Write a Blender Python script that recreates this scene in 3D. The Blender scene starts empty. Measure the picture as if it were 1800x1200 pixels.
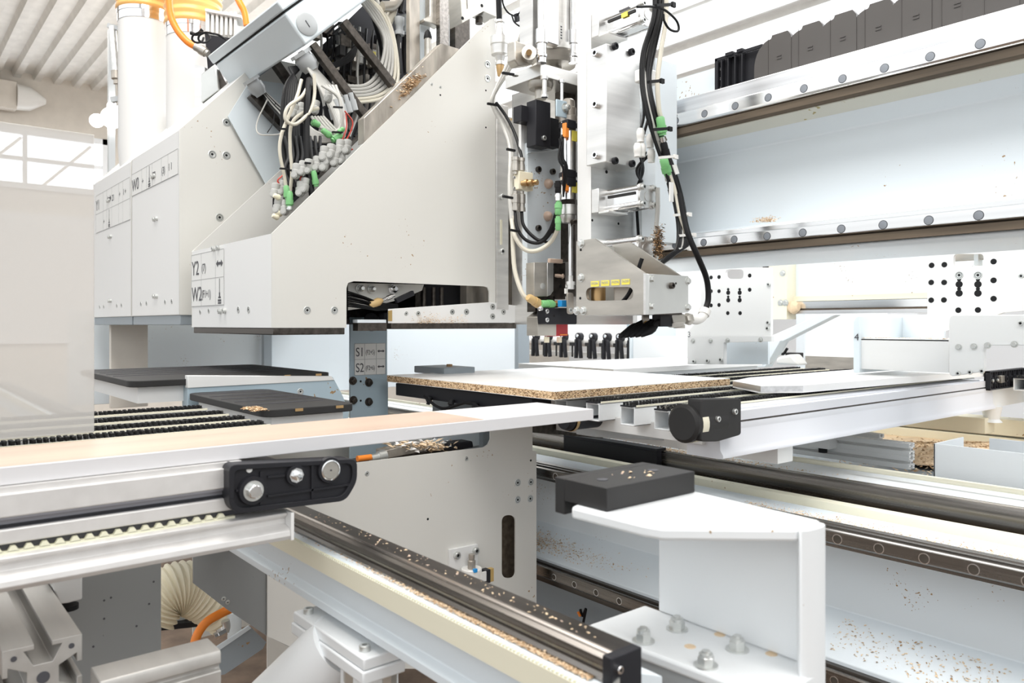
import bpy, bmesh, math, random
from mathutils import Vector, Matrix, Quaternion
random.seed(7)
SC = bpy.context.scene
COL = SC.collection
# ---------------------------------------------------------------- camera
FP = 1362.4                      # focal length in pixels of the 1800 px wide frame
AL = math.atan(1125.0/FP)
SA, CA = math.sin(AL), math.cos(AL)
HZ = 570.0                       # horizon row
cam_d = bpy.data.cameras.new('camera'); cam = bpy.data.objects.new('camera', cam_d); COL.objects.link(cam)
cam_d.sensor_width = 36; cam_d.lens = FP/1800*36; cam_d.shift_y = -30/1800
cam_d.clip_start = .02; cam_d.clip_end = 60
cam.rotation_euler = (math.pi/2, 0, math.pi/2-AL)
cam.location = (0, 0, 0)
cam_d.dof.use_dof = True; cam_d.dof.focus_distance = 1.75; cam_d.dof.aperture_fstop = 9
SC.camera = cam
# ---------------------------------------------------------------- world, lights, exposure
W = bpy.data.worlds.new('hall_daylight'); SC.world = W; W.use_nodes = True
_n = W.node_tree.nodes; _tc = _n.new('ShaderNodeTexCoord'); _sp = _n.new('ShaderNodeSeparateXYZ'); _cr = _n.new('ShaderNodeValToRGB')
W.node_tree.links.new(_tc.outputs['Generated'], _sp.inputs[0]); W.node_tree.links.new(_sp.outputs[2], _cr.inputs[0])
_mr = _n.new('ShaderNodeMapRange'); _mr.inputs['From Min'].default_value = -1; W.node_tree.links.new(_sp.outputs[2], _mr.inputs[0]); W.node_tree.links.new(_mr.outputs[0], _cr.inputs[0])
_e = _cr.color_ramp.elements; _e[0].position = .38; _e[0].color = (.16, .14, .12, 1); _e[1].position = .62; _e[1].color = (.95, .98, 1, 1)
W.node_tree.links.new(_cr.outputs[0], _n['Background'].inputs[0])
W.node_tree.nodes['Background'].inputs[1].default_value = 1.0
def area(name, loc, target, sx, sy, power, col=(1, 1, 1)):
    l = bpy.data.lights.new(name, 'AREA'); l.shape = 'RECTANGLE'; l.size = sx; l.size_y = sy; l.energy = power; l.color = col
    o = bpy.data.objects.new(name, l); COL.objects.link(o); o.location = loc
    o.rotation_euler = (Vector(target)-Vector(loc)).to_track_quat('-Z', 'Y').to_euler()
    return o
area('ceiling_light_bank', (-1.6, .3, 2.4), (-1.5, 1.1, 0), 3.0, 1.2, 62, (1, .98, .95))
area('ceiling_light_bank', (1.2, .6, 2.3), (-.6, 1.4, -.2), 1.6, 1.6, 34, (1, .99, .97))
area('rear_fill_light', (-2.0, 3.6, 2.4), (-2.0, 3.6, 0), 6, 1.6, 115, (.96, .98, 1))  # unseen fill added to brighten the rear brackets and background
area('hall_light_bank', (-6.5, 1.8, 2.3), (-6.5, 1.8, 0), 3, 3, 50, (1, .98, .95))
area('ceiling_fill_light', (-6.5, 2.5, .9), (-6.5, 2.5, 3), 2.5, 2.5, 26, (1, .98, .95))  # unseen fill added to lift the ceiling from below
vs = SC.view_settings
vs.view_transform = 'Standard'; vs.look = 'None'; vs.gamma = 1; vs.use_curve_mapping = False; vs.exposure = .6
SC.cycles.use_denoising = True
SC.cycles.max_bounces = 6; SC.cycles.diffuse_bounces = 4
# ---------------------------------------------------------------- pixel of the photograph -> point on a real plane of the machine
def _t(px): return (px-900)/FP
def _mk(X, Y, py):
    fw = -CA*X+SA*Y
    return Vector((X, Y, (HZ-py)*fw/FP))
def qy(px, py, Y):
    t = _t(px); return _mk(Y*(SA*t-CA)/(SA+CA*t), Y, py)
def qx(px, py, X):
    t = _t(px); return _mk(X, X*(SA+CA*t)/(SA*t-CA), py)
def qz(px, py, Z):
    fw = -Z*FP/(py-HZ); r = _t(px)*fw
    return Vector((SA*r-CA*fw, CA*r+SA*fw, Z))
def qd(px, py, d):
    r = _t(px)*d; return Vector((SA*r-CA*d, CA*r+SA*d, (HZ-py)*d/FP))
# ---------------------------------------------------------------- materials
M = {}
def mat(name, col, rough=.5, metal=0., specks=0., brush=None, var=0., bump=0., bscale=60, speckcol=(.35, .22, .1), sscale=70, coat=0):
    m = bpy.data.materials.new(name); m.use_nodes = True; nt = m.node_tree; N = nt.nodes; L = nt.links
    b = N['Principled BSDF']; b.inputs['Roughness'].default_value = rough; b.inputs['Metallic'].default_value = metal
    b.inputs['Base Color'].default_value = (*col, 1)
    if sum(col) < .2 and metal < .5: b.inputs['Specular IOR Level'].default_value = .22
    if coat: b.inputs['Coat Weight'].default_value = coat
    tc = N.new('ShaderNodeTexCoord'); cur = None
    def noise(scale, det=3, vec=None):
        n = N.new('ShaderNodeTexNoise'); n.inputs['Scale'].default_value = scale; n.inputs['Detail'].default_value = det
        L.new(vec or tc.outputs['Object'], n.inputs['Vector']); return n
    vec = None
    if brush:
        mp = N.new('ShaderNodeMapping'); mp.inputs['Scale'].default_value = brush; L.new(tc.outputs['Object'], mp.inputs['Vector']); vec = mp.outputs[0]
    if var:
        n = noise(1 if brush else 9, 4, vec); r = N.new('ShaderNodeMapRange')
        r.inputs['From Min'].default_value = .3; r.inputs['From Max'].default_value = .7
        r.inputs['To Min'].default_value = 1-var; r.inputs['To Max'].default_value = 1+var*.5
        L.new(n.outputs[0], r.inputs[0])
        mx = N.new('ShaderNodeMix'); mx.data_type = 'RGBA'; mx.blend_type = 'MULTIPLY'; mx.inputs[0].default_value = 1
        mx.inputs[6].default_value = (*col, 1); L.new(r.outputs[0], mx.inputs[7]); cur = mx.outputs[2]
        if brush:
            r2 = N.new('ShaderNodeMapRange'); r2.inputs['To Min'].default_value = rough*.75; r2.inputs['To Max'].default_value = min(1, rough*1.3)
            L.new(n.outputs[0], r2.inputs[0]); L.new(r2.outputs[0], b.inputs['Roughness'])
    if specks:
        a = noise(sscale, 2); c = noise(7, 3)
        ad = N.new('ShaderNodeMath'); ad.operation = 'MULTIPLY'; L.new(a.outputs[0], ad.inputs[0]); L.new(c.outputs[0], ad.inputs[1])
        cr = N.new('ShaderNodeMapRange'); cr.inputs['From Min'].default_value = .46-specks*.12; cr.inputs['From Max'].default_value = .475-specks*.12
        L.new(ad.outputs[0], cr.inputs[0])
        mx = N.new('ShaderNodeMix'); mx.data_type = 'RGBA'; L.new(cr.outputs[0], mx.inputs[0])
        if cur is None: mx.inputs[6].default_value = (*col, 1)
        else: L.new(cur, mx.inputs[6])
        mx.inputs[7].default_value = (*speckcol, 1); cur = mx.outputs[2]
    if cur is not None: L.new(cur, b.inputs['Base Color'])
    if bump:
        n = noise(bscale, 3, vec); bp = N.new('ShaderNodeBump'); bp.inputs['Strength'].default_value = bump; bp.inputs['Distance'].default_value = .002
        L.new(n.outputs[0], bp.inputs['Height']); L.new(bp.outputs[0], b.inputs['Normal'])
    M[name] = m; return m
mat('cover_paint', (.74, .73, .69), .42, specks=.1, bump=.04, bscale=900, sscale=120)
mat('head_paint', (.80, .80, .79), .42, bump=.04, bscale=900)
mat('pale_blue_paint', (.76, .82, .86), .36, specks=.12, bump=.05, bscale=500, sscale=170)
mat('blue_grey_paint', (.42, .53, .60), .4, specks=.4, bump=.05, bscale=500)
mat('white_paint', (.85, .87, .88), .38, specks=.02, sscale=150)
mat('gun_grey_paint', (.30, .34, .37), .45, specks=.2)
mat('grey_panel_paint', (.26, .27, .27), .45, specks=.35, speckcol=(.03, .03, .03))
mat('box_paint', (.74, .81, .85), .35, bump=.1, bscale=700)
mat('wall_plaster', (.74, .69, .62), .8, var=.06)
mat('wall_white', (.86, .88, .9), .7)
mat('roof_sheet', (.84, .83, .80), .55, .1, var=.08)
mat('roof_bright', (.88, .92, .95), .5)
mat('floor_concrete', (.20, .14, .10), .85, var=.4, bump=.6, bscale=30)
mat('aluminium', (.80, .79, .77), .32, .85, brush=(6, 6, 60), var=.12)
mat('aluminium_x', (.78, .78, .79), .3, .9, brush=(3, 90, 90), var=.15)
mat('extruded_aluminium', (.73, .715, .70), .45, .35, brush=(3, 60, 60), var=.05)
mat('rail_steel', (.27, .25, .23), .26, 1, brush=(2, 120, 120), var=.35)
mat('bright_steel', (.86, .86, .86), .16, 1, brush=(2, 80, 80), var=.08)
mat('dark_steel', (.10, .088, .078), .35, .8, brush=(2, 80, 80), var=.4)
mat('groove_dirt', (.16, .125, .09), .7, .3, brush=(3, 60, 60), var=.5)
mat('chrome', (.85, .85, .86), .12, 1)
mat('zinc', (.68, .69, .67), .32, .75, var=.1)
mat('tool_steel', (.55, .52, .47), .35, .8, brush=(8, 8, 40), var=.2)
mat('stained_steel', (.46, .42, .37), .38, .7, specks=.45, speckcol=(.40, .24, .06), brush=(8, 30, 8), var=.45, sscale=40)
mat('brass', (.56, .37, .18), .38, .9)
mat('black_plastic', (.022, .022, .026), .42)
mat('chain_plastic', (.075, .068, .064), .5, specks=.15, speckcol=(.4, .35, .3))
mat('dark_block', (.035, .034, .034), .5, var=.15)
mat('plug_grey', (.30, .32, .35), .4, .6, var=.3)
mat('plug_dark', (.10, .085, .07), .5, .4, var=.5)
mat('black_rubber', (.012, .012, .013), .55)
mat('brush_bristle', (.03, .03, .03), .7, bump=1, bscale=400, specks=.6, speckcol=(.4, .38, .33), sscale=300)
mat('black_cable', (.009, .009, .010), .42)
mat('board_edge', (.72, .71, .72), .4)
mat('grey_cable', (.50, .49, .46), .35)
mat('beige_cable', (.66, .62, .52), .4)
mat('red_wire', (.55, .05, .03), .4)
mat('green_plastic', (.20, .50, .20), .35)
mat('orange_cable', (.95, .27, .03), .35)
mat('orange_hose', (.90, .50, .16), .35, bump=.1)
mat('cream_hose', (.86, .80, .62), .35)
mat('cream_strip', (.84, .80, .64), .45, specks=.1)
mat('belt_cream', (.80, .78, .60), .5)
mat('blue_plastic', (.02, .30, .72), .35)
mat('yellow_label', (.90, .78, .12), .5)
mat('orange_plastic', (.90, .28, .04), .4)
mat('white_plastic', (.86, .85, .82), .35)
mat('grey_plastic', (.45, .47, .48), .4)
mat('fitting_plastic', (.50, .50, .48), .35)
mat('white_laminate', (.93, .92, .90), .3)
mat('wood_laminate', (.62, .46, .36), .35, brush=(40, 1.2, 10), var=.16)
mat('label_white', (.80, .80, .78), .5)
mat('ink', (.07, .07, .08), .6)
mat('lip_paint', (.70, .70, .62), .45, specks=.4, speckcol=(.4, .33, .12))
mat('line_ink', (.42, .42, .42), .6)
mat('amber_tape', (.58, .40, .18), .45)
mat('ochre_resin', (.55, .38, .14), .5, var=.3)
mat('warning_red', (.5, .03, .04), .4)
mat('wash_edge', (.8, .9, .92), .2)
mat('duct_white', (.74, .735, .72), .4)
mat('girder_paint', (.72, .73, .77), .4)
mat('shaded_aluminium', (.50, .485, .46), .45, .45, brush=(3, 60, 60), var=.1)  # darker aluminium copy, dim light of the lower left put into the colour
mat('slot_lavender', (.30, .30, .33), .4, .5)
mat('chip_dark', (.42, .26, .13), .8)
mat('chip_light', (.88, .68, .46), .8, var=.2, bump=.8, bscale=250)
def chipboard():
    m = bpy.data.materials.new('particle_core'); m.use_nodes = True; N = m.node_tree.nodes; L = m.node_tree.links; b = N['Principled BSDF']
    tc = N.new('ShaderNodeTexCoord'); mp = N.new('ShaderNodeMapping'); mp.inputs['Scale'].default_value = (260, 260, 560); L.new(tc.outputs['Object'], mp.inputs[0])
    v = N.new('ShaderNodeTexVoronoi'); L.new(mp.outputs[0], v.inputs[0]); v.inputs['Scale'].default_value = 1
    cr = N.new('ShaderNodeValToRGB'); e = cr.color_ramp.elements; e[0].position = .0; e[0].color = (.12, .06, .03, 1); e[1].position = 1; e[1].color = (.95, .75, .5, 1)
    a = e.new(.25); a.color = (.42, .25, .12, 1); a = e.new(.5); a.color = (.72, .50, .29, 1)
    sp = N.new('ShaderNodeSeparateColor'); L.new(v.outputs['Color'], sp.inputs[0]); L.new(sp.outputs[0], cr.inputs[0]); L.new(cr.outputs[0], b.inputs[0])
    b.inputs['Roughness'].default_value = .85; M['particle_core'] = m
chipboard()
def emis(name, col, s):
    m = bpy.data.materials.new(name); m.use_nodes = True; b = m.node_tree.nodes['Principled BSDF']
    b.inputs['Base Color'].default_value = (*col, 1); b.inputs['Emission Color'].default_value = (*col, 1); b.inputs['Emission Strength'].default_value = s; M[name] = m
emis('window_daylight', (.9, .95, 1), 2.2)
emis('skylight_panel', (.93, .97, 1), .8)
emis('lamp_glow', (1, .98, .95), 9)
def milky():  # material of the added sheet that paints the pale wash
    m = bpy.data.materials.new('pale_wash'); m.use_nodes = True; b = m.node_tree.nodes['Principled BSDF']
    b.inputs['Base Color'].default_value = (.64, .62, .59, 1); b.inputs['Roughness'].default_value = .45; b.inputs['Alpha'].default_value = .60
    M['pale_wash'] = m
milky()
# ---------------------------------------------------------------- mesh building
class MB:
    def __init__(s): s.v = []; s.f = []; s.m = []; s.cur = 0
    def mi(s, i): s.cur = i; return s
    def add(s, vs_, fs):
        b = len(s.v); s.v += [tuple(x) for x in vs_]; s.f += [tuple(b+i for i in f) for f in fs]; s.m += [s.cur]*len(fs); return s
    def box(s, a, b):
        x0, x1 = sorted((a[0], b[0])); y0, y1 = sorted((a[1], b[1])); z0, z1 = sorted((a[2], b[2]))
        return s.add([(x0,y0,z0),(x1,y0,z0),(x1,y1,z0),(x0,y1,z0),(x0,y0,z1),(x1,y0,z1),(x1,y1,z1),(x0,y1,z1)],
                     [(0,3,2,1),(4,5,6,7),(0,1,5,4),(1,2,6,5),(2,3,7,6),(3,0,4,7)])
    def obox(s, o, u, v, w):       # corner and three edge vectors
        o, u, v, w = map(Vector, (o, u, v, w))
        p = [o, o+u, o+u+v, o+v, o+w, o+u+w, o+u+v+w, o+v+w]
        return s.add(p, [(0,3,2,1),(4,5,6,7),(0,1,5,4),(1,2,6,5),(2,3,7,6),(3,0,4,7)])
    def bar(s, a, b, w, h, up=(0, 0, 1)):   # rectangular bar between two points
        a, b = Vector(a), Vector(b); d = (b-a).normalized(); up = Vector(up)
        if abs(d.dot(up)) > .95: up = Vector((0, 1, 0)) if abs(d.y) < .9 else Vector((1, 0, 0))
        sd = d.cross(up).normalized(); uu = sd.cross(d).normalized()
        return s.obox(a-sd*w/2-uu*h/2, b-a, sd*w, uu*h)
    def prism(s, pts, off):
        off = Vector(off); n = len(pts); p = [Vector(x) for x in pts]
        return s.add(p+[x+off for x in p], [tuple(range(n))[::-1], tuple(range(n, 2*n))]+[(i, (i+1) % n, n+(i+1) % n, n+i) for i in range(n)])
    def lathe(s, p, ax, prof, n=20, cap=True):   # prof: (distance along axis, radius)
        p = Vector(p); ax = Vector(ax).normalized(); u = ax.orthogonal().normalized(); w = ax.cross(u)
        vs_ = []; fs = []
        for d, r in prof:
            for k in range(n):
                a = 2*math.pi*k/n; vs_.append(p+ax*d+(u*math.cos(a)+w*math.sin(a))*r)
        for i in range(len(prof)-1):
            for k in range(n):
                k2 = (k+1) % n; fs.append((i*n+k, i*n+k2, (i+1)*n+k2, (i+1)*n+k))
        if cap: fs.append(tuple(range(n))[::-1]); fs.append(tuple((len(prof)-1)*n+k for k in range(n)))
        return s.add(vs_, fs)
    def cyl(s, a, b, r, n=20, r2=None):
        a, b = Vector(a), Vector(b); return s.lathe(a, b-a, [(0, r), ((b-a).length, r if r2 is None else r2)], n)
    def tube(s, pts, r, n=8, res=7, closed=False):
        P = spline([Vector(p) for p in pts], res) if len(pts) > 2 else [Vector(p) for p in pts]
        vs_ = []; fs = []; u = None
        for i, p in enumerate(P):
            d = (P[min(i+1, len(P)-1)]-P[max(i-1, 0)]).normalized()
            u = d.orthogonal() if u is None else u-d*u.dot(d)
            if u.length < 1e-6: u = d.orthogonal()
            u.normalize(); w = d.cross(u)
            for k in range(n):
                a = 2*math.pi*k/n; vs_.append(p+(u*math.cos(a)+w*math.sin(a))*r)
        for i in range(len(P)-1):
            for k in range(n):
                k2 = (k+1) % n; fs.append((i*n+k, i*n+k2, (i+1)*n+k2, (i+1)*n+k))
        fs.append(tuple(range(n))[::-1]); fs.append(tuple((len(P)-1)*n+k for k in range(n)))
        return s.add(vs_, fs)
    def mesh(s, name, mats, bevel=0):
        me = bpy.data.meshes.new(name); me.from_pydata(s.v, [], s.f)
        for m in (mats if isinstance(mats, (list, tuple)) else [mats]): me.materials.append(M[m])
        me.polygons.foreach_set('material_index', s.m)
        bm = bmesh.new(); bm.from_mesh(me); bmesh.ops.recalc_face_normals(bm, faces=bm.faces); bm.to_mesh(me); bm.free()
        me.polygons.foreach_set('use_smooth', [True]*len(me.polygons))
        try: me.set_sharp_from_angle(angle=math.radians(38))
        except Exception: pass
        return me
    def build(s, name, mats, parent=None, bevel=0., label=None):
        o = bpy.data.objects.new(name, s.mesh(name, mats)); COL.objects.link(o)
        attach(o, parent)
        if bevel:
            b = o.modifiers.new('edge', 'BEVEL'); b.width = bevel; b.segments = 2; b.limit_method = 'ANGLE'; b.angle_limit = math.radians(40)
        if label: o['label'] = label
        return o
def spline(P, res):
    out = []; Q = [P[0]*2-P[1]]+P+[P[-1]*2-P[-2]]
    for i in range(1, len(Q)-2):
        for k in range(res):
            t = k/res; a, b, c, d = Q[i-1], Q[i], Q[i+1], Q[i+2]
            out.append(.5*((2*b)+(c-a)*t+(2*a-5*b+4*c-d)*t*t+(3*b-a-3*c+d)*t**3))
    out.append(P[-1]); return out
WL = {}
def attach(o, parent, wp=(0, 0, 0)):       # wp: world position of the child's own origin
    wp = Vector(wp)
    o.parent = parent
    o.location = wp-(WL[parent.name] if parent else Vector((0, 0, 0)))
    WL[o.name] = wp
def thing(name, label, cat, loc=(0, 0, 0), group=None):
    o = bpy.data.objects.new(name, None); COL.objects.link(o); o.location = loc; WL[o.name] = Vector(loc); o.empty_display_size = .02
    o['label'] = label; o['category'] = cat
    if group: o['group'] = group
    return o
def tag(o, label, cat, group=None, kind=None):
    o['label'] = label; o['category'] = cat
    if group: o['group'] = group
    if kind: o['kind'] = kind
    return o
def struct(o): o['kind'] = 'structure'; return o
_sh = {}
def clone_mesh(key, fn, name, p, normal, parent, spin=0, label=None):
    if key not in _sh: _sh[key] = fn()
    o = bpy.data.objects.new(name, _sh[key]); COL.objects.link(o)
    attach(o, parent, p)
    q = Vector((0, 0, 1)).rotation_difference(Vector(normal).normalized())
    o.rotation_mode = 'QUATERNION'; o.rotation_quaternion = q @ Quaternion((0, 0, 1), spin)
    if label: o['label'] = label
    return o
def screw(p, n, r, parent, kind='csk', name='screw', mt='zinc'):
    def mk():
        b = MB()
        if kind == 'csk':      # countersunk socket screw sitting flush: ring, cone and dark socket
            b.lathe((0,0,0), (0,0,1), [(-.0002, r), (.0006, r), (.0009, r*.93), (.0009, r*.72), (.0004, r*.60), (.0007, r*.30)], 20, False)
            b.mi(1).lathe((0,0,0), (0,0,1), [(.0006, r*.34), (.00075, r*.33)], 6); b.lathe((0,0,0), (0,0,1), [(.0009, r*.71), (.00095, r*.63)], 20, False)
        elif kind == 'cap':    # cap head with hex socket
            b.lathe((0,0,0), (0,0,1), [(0, r), (r*.95, r), (r*1.1, r*.86), (r*1.1, r*.5), (r*.7, r*.46)], 20, False)
            b.mi(1).lathe((0,0,0), (0,0,1), [(r*.65, r*.5), (r*.7, r*.48)], 6)
        elif kind == 'hex':
            b.lathe((0,0,0), (0,0,1), [(0, r*1.35), (r*.15, r*1.35)], 20)
            b.lathe((0,0,0), (0,0,1), [(r*.15, r), (r*.8, r), (r*.95, r*.85)], 6)
        elif kind == 'nut':
            b.lathe((0,0,0), (0,0,1), [(0, r*1.4), (r*.2, r*1.4)], 20)
            b.lathe((0,0,0), (0,0,1), [(r*.2, r), (r*1.1, r), (r*1.2, r*.88)], 6)
            b.lathe((0,0,0), (0,0,1), [(r*1.1, r*.86), (r*1.5, r*.8), (r*1.55, r*.62)], 20)
            b.lathe((0,0,0), (0,0,1), [(r*1.3, r*.5), (r*1.8, r*.5)], 14)
        elif kind == 'hole':
            b.cur = 1; b.lathe((0,0,0), (0,0,1), [(-.0004, r), (.0004, r)], 18)
        elif kind == 'ring':
            b.lathe((0,0,0), (0,0,1), [(0, r*.95), (.0003, r*.95)], 18); b.mi(1).lathe((0,0,0), (0,0,1), [(0, r*1.16), (.0006, r*1.16), (.0006, r*.97)], 22, False); return b.mesh(name, [mt, 'chrome'])
        elif kind == 'plug':
            b.lathe((0,0,0), (0,0,1), [(-.0005, r), (.0005, r), (.0006, r*.9)], 18); b.mi(1).lathe((0,0,0), (0,0,1), [(0, r*1.12), (.0003, r*1.12)], 18)
        return b.mesh(name, [mt, 'black_rubber'])
    return clone_mesh(('screw', kind, r, mt), mk, name, p, n, parent, random.random()*1.0)
def text(body, p, right, up, h, parent, mt='ink', sx=1., name='lettering'):
    c = bpy.data.curves.new(name, 'FONT'); c.body = body; c.size = h; c.extrude = .0002; c.materials.append(M[mt])
    tmp = bpy.data.objects.new('tmp', c); me = bpy.data.meshes.new_from_object(tmp); me.name = name
    bpy.data.objects.remove(tmp)
    o = bpy.data.objects.new(name, me); COL.objects.link(o); attach(o, parent, p)
    r = Vector(right).normalized(); u = Vector(up).normalized(); n = r.cross(u)
    o.rotation_mode = 'QUATERNION'; o.rotation_quaternion = Matrix((r, u, n)).transposed().to_quaternion(); o.scale = (sx, 1, 1)
    return o
def arrow(p, right, up, l, parent, both=True, mt='ink'):
    r = Vector(right).normalized(); u = Vector(up).normalized(); n = r.cross(u)
    q = [(-.5, 0), (-.25, .18), (-.25, .07), (.25, .07), (.25, .18), (.5, 0), (.25, -.18), (.25, -.07), (-.25, -.07), (-.25, -.18)]
    if not both: q = q[3:8]+[(-.5, -.07), (-.5, .07)]
    return MB().prism([Vector(p)+r*a*l+u*b*l for a, b in q], n*.0004).build('arrow_mark', mt, parent)
def PX(pts, X): return [qx(a, b, X) for a, b in pts]
def PYl(pts, Y): return [qy(a, b, Y) for a, b in pts]
def chips(name, label, n, place, size=.003, mts=('chip_light', 'chip_dark'), flat=.5):
    b = MB()
    for i in range(n):
        p = Vector(place()); s = size*random.uniform(.4, 1.3); b.cur = 0 if random.random() < .7 else 1
        a = random.random()*6.3; u = Vector((math.cos(a), math.sin(a), random.uniform(-flat, flat)))*s; w = Vector((-math.sin(a), math.cos(a), random.uniform(-flat, flat)))*s*random.uniform(.25, .7)
        t = Vector((0, 0, s*.35)); b.add([p-u, p+w, p+u, p-w, p+t], [(0, 1, 4), (1, 2, 4), (2, 3, 4), (3, 0, 4), (3, 2, 1, 0)])
    o = b.build(name, list(mts)); tag(o, label, 'wood chips', kind='stuff'); return o
U = random.uniform
EX, EY, EZ = Vector((1, 0, 0)), Vector((0, 1, 0)), Vector((0, 0, 1))
# ================================================================ the hall
FL = -1.25
struct(MB().box((-9.6, -1.5, FL-.05), (3, 9.2, FL)).build('floor', 'floor_concrete'))
b = MB()                                        # trapezoid roof sheet, ribs running along the gantry
y = -1.5; ZC = 2.6
prof = []
while y < 9.2:
    prof += [(y, ZC), (y+.08, ZC), (y+.10, ZC-.06), (y+.16, ZC-.06)]; y += .18
b.prism([Vector((-9.4, yy, zz)) for yy, zz in prof]+[Vector((-9.4, 9.3, ZC+.1)), Vector((-9.4, -1.5, ZC+.1))], (12.4, 0, 0))
struct(b.build('ceiling', 'roof_sheet'))
for k, yy in enumerate((2.9, 3.45, 4.0, 4.55, 5.1, 5.8, 6.5, 7.2)):        # daylight strips let into the roof
    struct(MB().box((-8.5, yy, ZC-.13), (2.9, yy+.34, ZC-.08)).build('window_%d' % (k+3), 'skylight_panel'))
wl = MB()
wl.box((-9.6, -1.5, FL), (-9.4, .5, ZC)); wl.box((-9.6, 2.0, FL), (-9.4, 9.2, ZC)); wl.box((-9.6, .5, FL), (-9.4, 2.0, 1.40)); wl.box((-9.6, .5, 2.02), (-9.4, 2.0, ZC))
struct(wl.build('wall_left', 'wall_plaster'))
struct(MB().box((-9.4, 9.0, FL), (3, 9.2, ZC+.2)).build('wall_rear', 'wall_white'))
wf = MB()
for a, c in (((-9.42, .5, 1.40), (-9.36, 2.0, 1.46)), ((-9.42, .5, 1.96), (-9.36, 2.0, 2.02)), ((-9.42, .5, 1.4), (-9.36, .56, 2.02)), ((-9.42, 1.94, 1.4), (-9.36, 2.0, 2.02)), ((-9.42, .56, 1.69), (-9.37, 1.94, 1.73)), ((-9.42, 1.2, 1.4), (-9.38, 1.24, 2.0))): wf.box(a, c)
w1 = struct(wf.build('window_1', 'wall_white'))
MB().box((-9.56, .5, 1.4), (-9.53, 2, 2.02)).build('pane', 'window_daylight', w1)
for a in ((.7, 1.75, .0), (1.35, 1.5, .25)):
    MB().bar((-9.5, a[0], 1.42), (-9.5, a[0]+.5, 1.95), .02, .03).build('roof_strut', 'wall_plaster', w1)
w2 = struct(MB().box((-9.4, -.1, -.2), (-9.36, 1.9, 1.15)).build('door_1', 'wall_white'))
# small wall lamp and glaring work light far left
t = thing('wall_lamp', 'beige boxy wall lamp fixed high on the left wall', 'lamp', (-9.3, .4, 2.2))
p = qx(0, 165, -9.25); MB().box(p+Vector((-.1, -.25, -.14)), p+Vector((.05, .14, .14))).build('housing', 'wall_plaster', t, .01)
MB().lathe(p+Vector((-.02, .14, 0)), (0, 1, 0), [(0, .13), (.12, .12), (.26, .03)]).build('lamp_head', 'white_plastic', t)
p = qd(197, 208, 5.2)
t = thing('work_light', 'small glaring white work light on a bracket behind the white heads', 'lamp', p)
for dx, dy, r in ((0, 0, .07), (-.10, -.02, .045), (.02, .07, .05)):
    MB().lathe(p+Vector((dx*.6, dx*.8, dy)), (1, -.2, -.1), [(0, r*.6), (.03, r), (.05, r*.9)]).build('lamp_lens', 'lamp_glow', t)
MB().bar(p+Vector((-.02, 0, .6)), p+Vector((-.02, 0, -1.9)), .04, .04).build('bracket', 'grey_plastic', t)

# ================================================================ upper gantry
GX0, GX1 = -4.6, .6
def yzprism(poly, x0, x1): return [Vector((x0, a, c)) for a, c in poly], (x1-x0, 0, 0)
FY = 1.437
g = thing('gantry', 'long pale blue upper gantry with two steel rails, running the whole machine', 'gantry', (-1.5, 1.6, .1))
b = MB(); b.prism(*yzprism([(1.465,.524),(1.465,.446),(1.50,.425),(1.54,.40),(1.54,.222),(1.505,.212),(1.465,.206),(1.465,.158),(1.452,.155),(1.452,.150),(1.458,.146),(1.47,.1445),(1.72,.1445),(1.72,.524)], GX0, GX1))
gb = b.build('body', 'pale_blue_paint', g, .003)
MB().prism(*yzprism([(1.456,.447),(1.456,.434),(1.468,.431),(1.50,.4242),(1.50,.447)], GX0, GX1)).build('lip', 'lip_paint', g)
for zc, h in ((.485, .039), (.182, .026)):
    MB().box((GX0, 1.452, zc-h), (GX1, 1.466, zc+h)).build('mounting_strip', 'aluminium_x' if zc > .3 else 'bright_steel', g, .0015)
def rail(z, h, parent, x0=GX0, x1=GX1, yf=FY, name='rail', mt='bright_steel', caps=range(-3, 14), base=-.3505*1.437, r=.0075, dpt=.016):
    b = MB(); hh = h/2
    b.prism(*yzprism([(yf, z+hh*.86), (yf+.003, z+hh), (yf+dpt, z+hh), (yf+dpt, z-hh), (yf+.012, z-hh), (yf+.004, z-hh*.8), (yf, z-hh*.55)], x0, x1))
    o = b.build(name, mt, parent)
    for k in caps: screw((base-k*.08, yf, z), (0, -1, 0), r, o, 'plug' if z > 0 else 'ring', 'bolt_cap', 'plug_grey' if z > 0 else 'plug_dark')
    return o
rail(.4715, .034, g); rail(.1835, .026, g, base=-.3522*1.437)
MB().prism(*yzprism([(1.442,.1700),(1.442,.1560),(1.4518,.1560),(1.4518,.1700)], GX0, GX1)).build('wiper_groove', 'groove_dirt', g)
MB().prism(*yzprism([(1.444,.4545),(1.444,.4400),(1.4555,.436),(1.4555,.4545)], GX0, GX1)).build('wiper_groove', 'groove_dirt', g)
MB().box((GX0, 1.52, .524), (qy(1257, 120, 1.5).x, 1.524, .60)).build('top_guard', 'pale_blue_paint', g)
chips('wood_chips', 'small heap of brown wood dust on the lower gantry rail ledge', 420, lambda: (qy(1343, 390, 1.49)+Vector((random.gauss(0, .012), U(-.012, .025), max(0, random.gauss(.002, .0035))+.002))), .0022)
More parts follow.
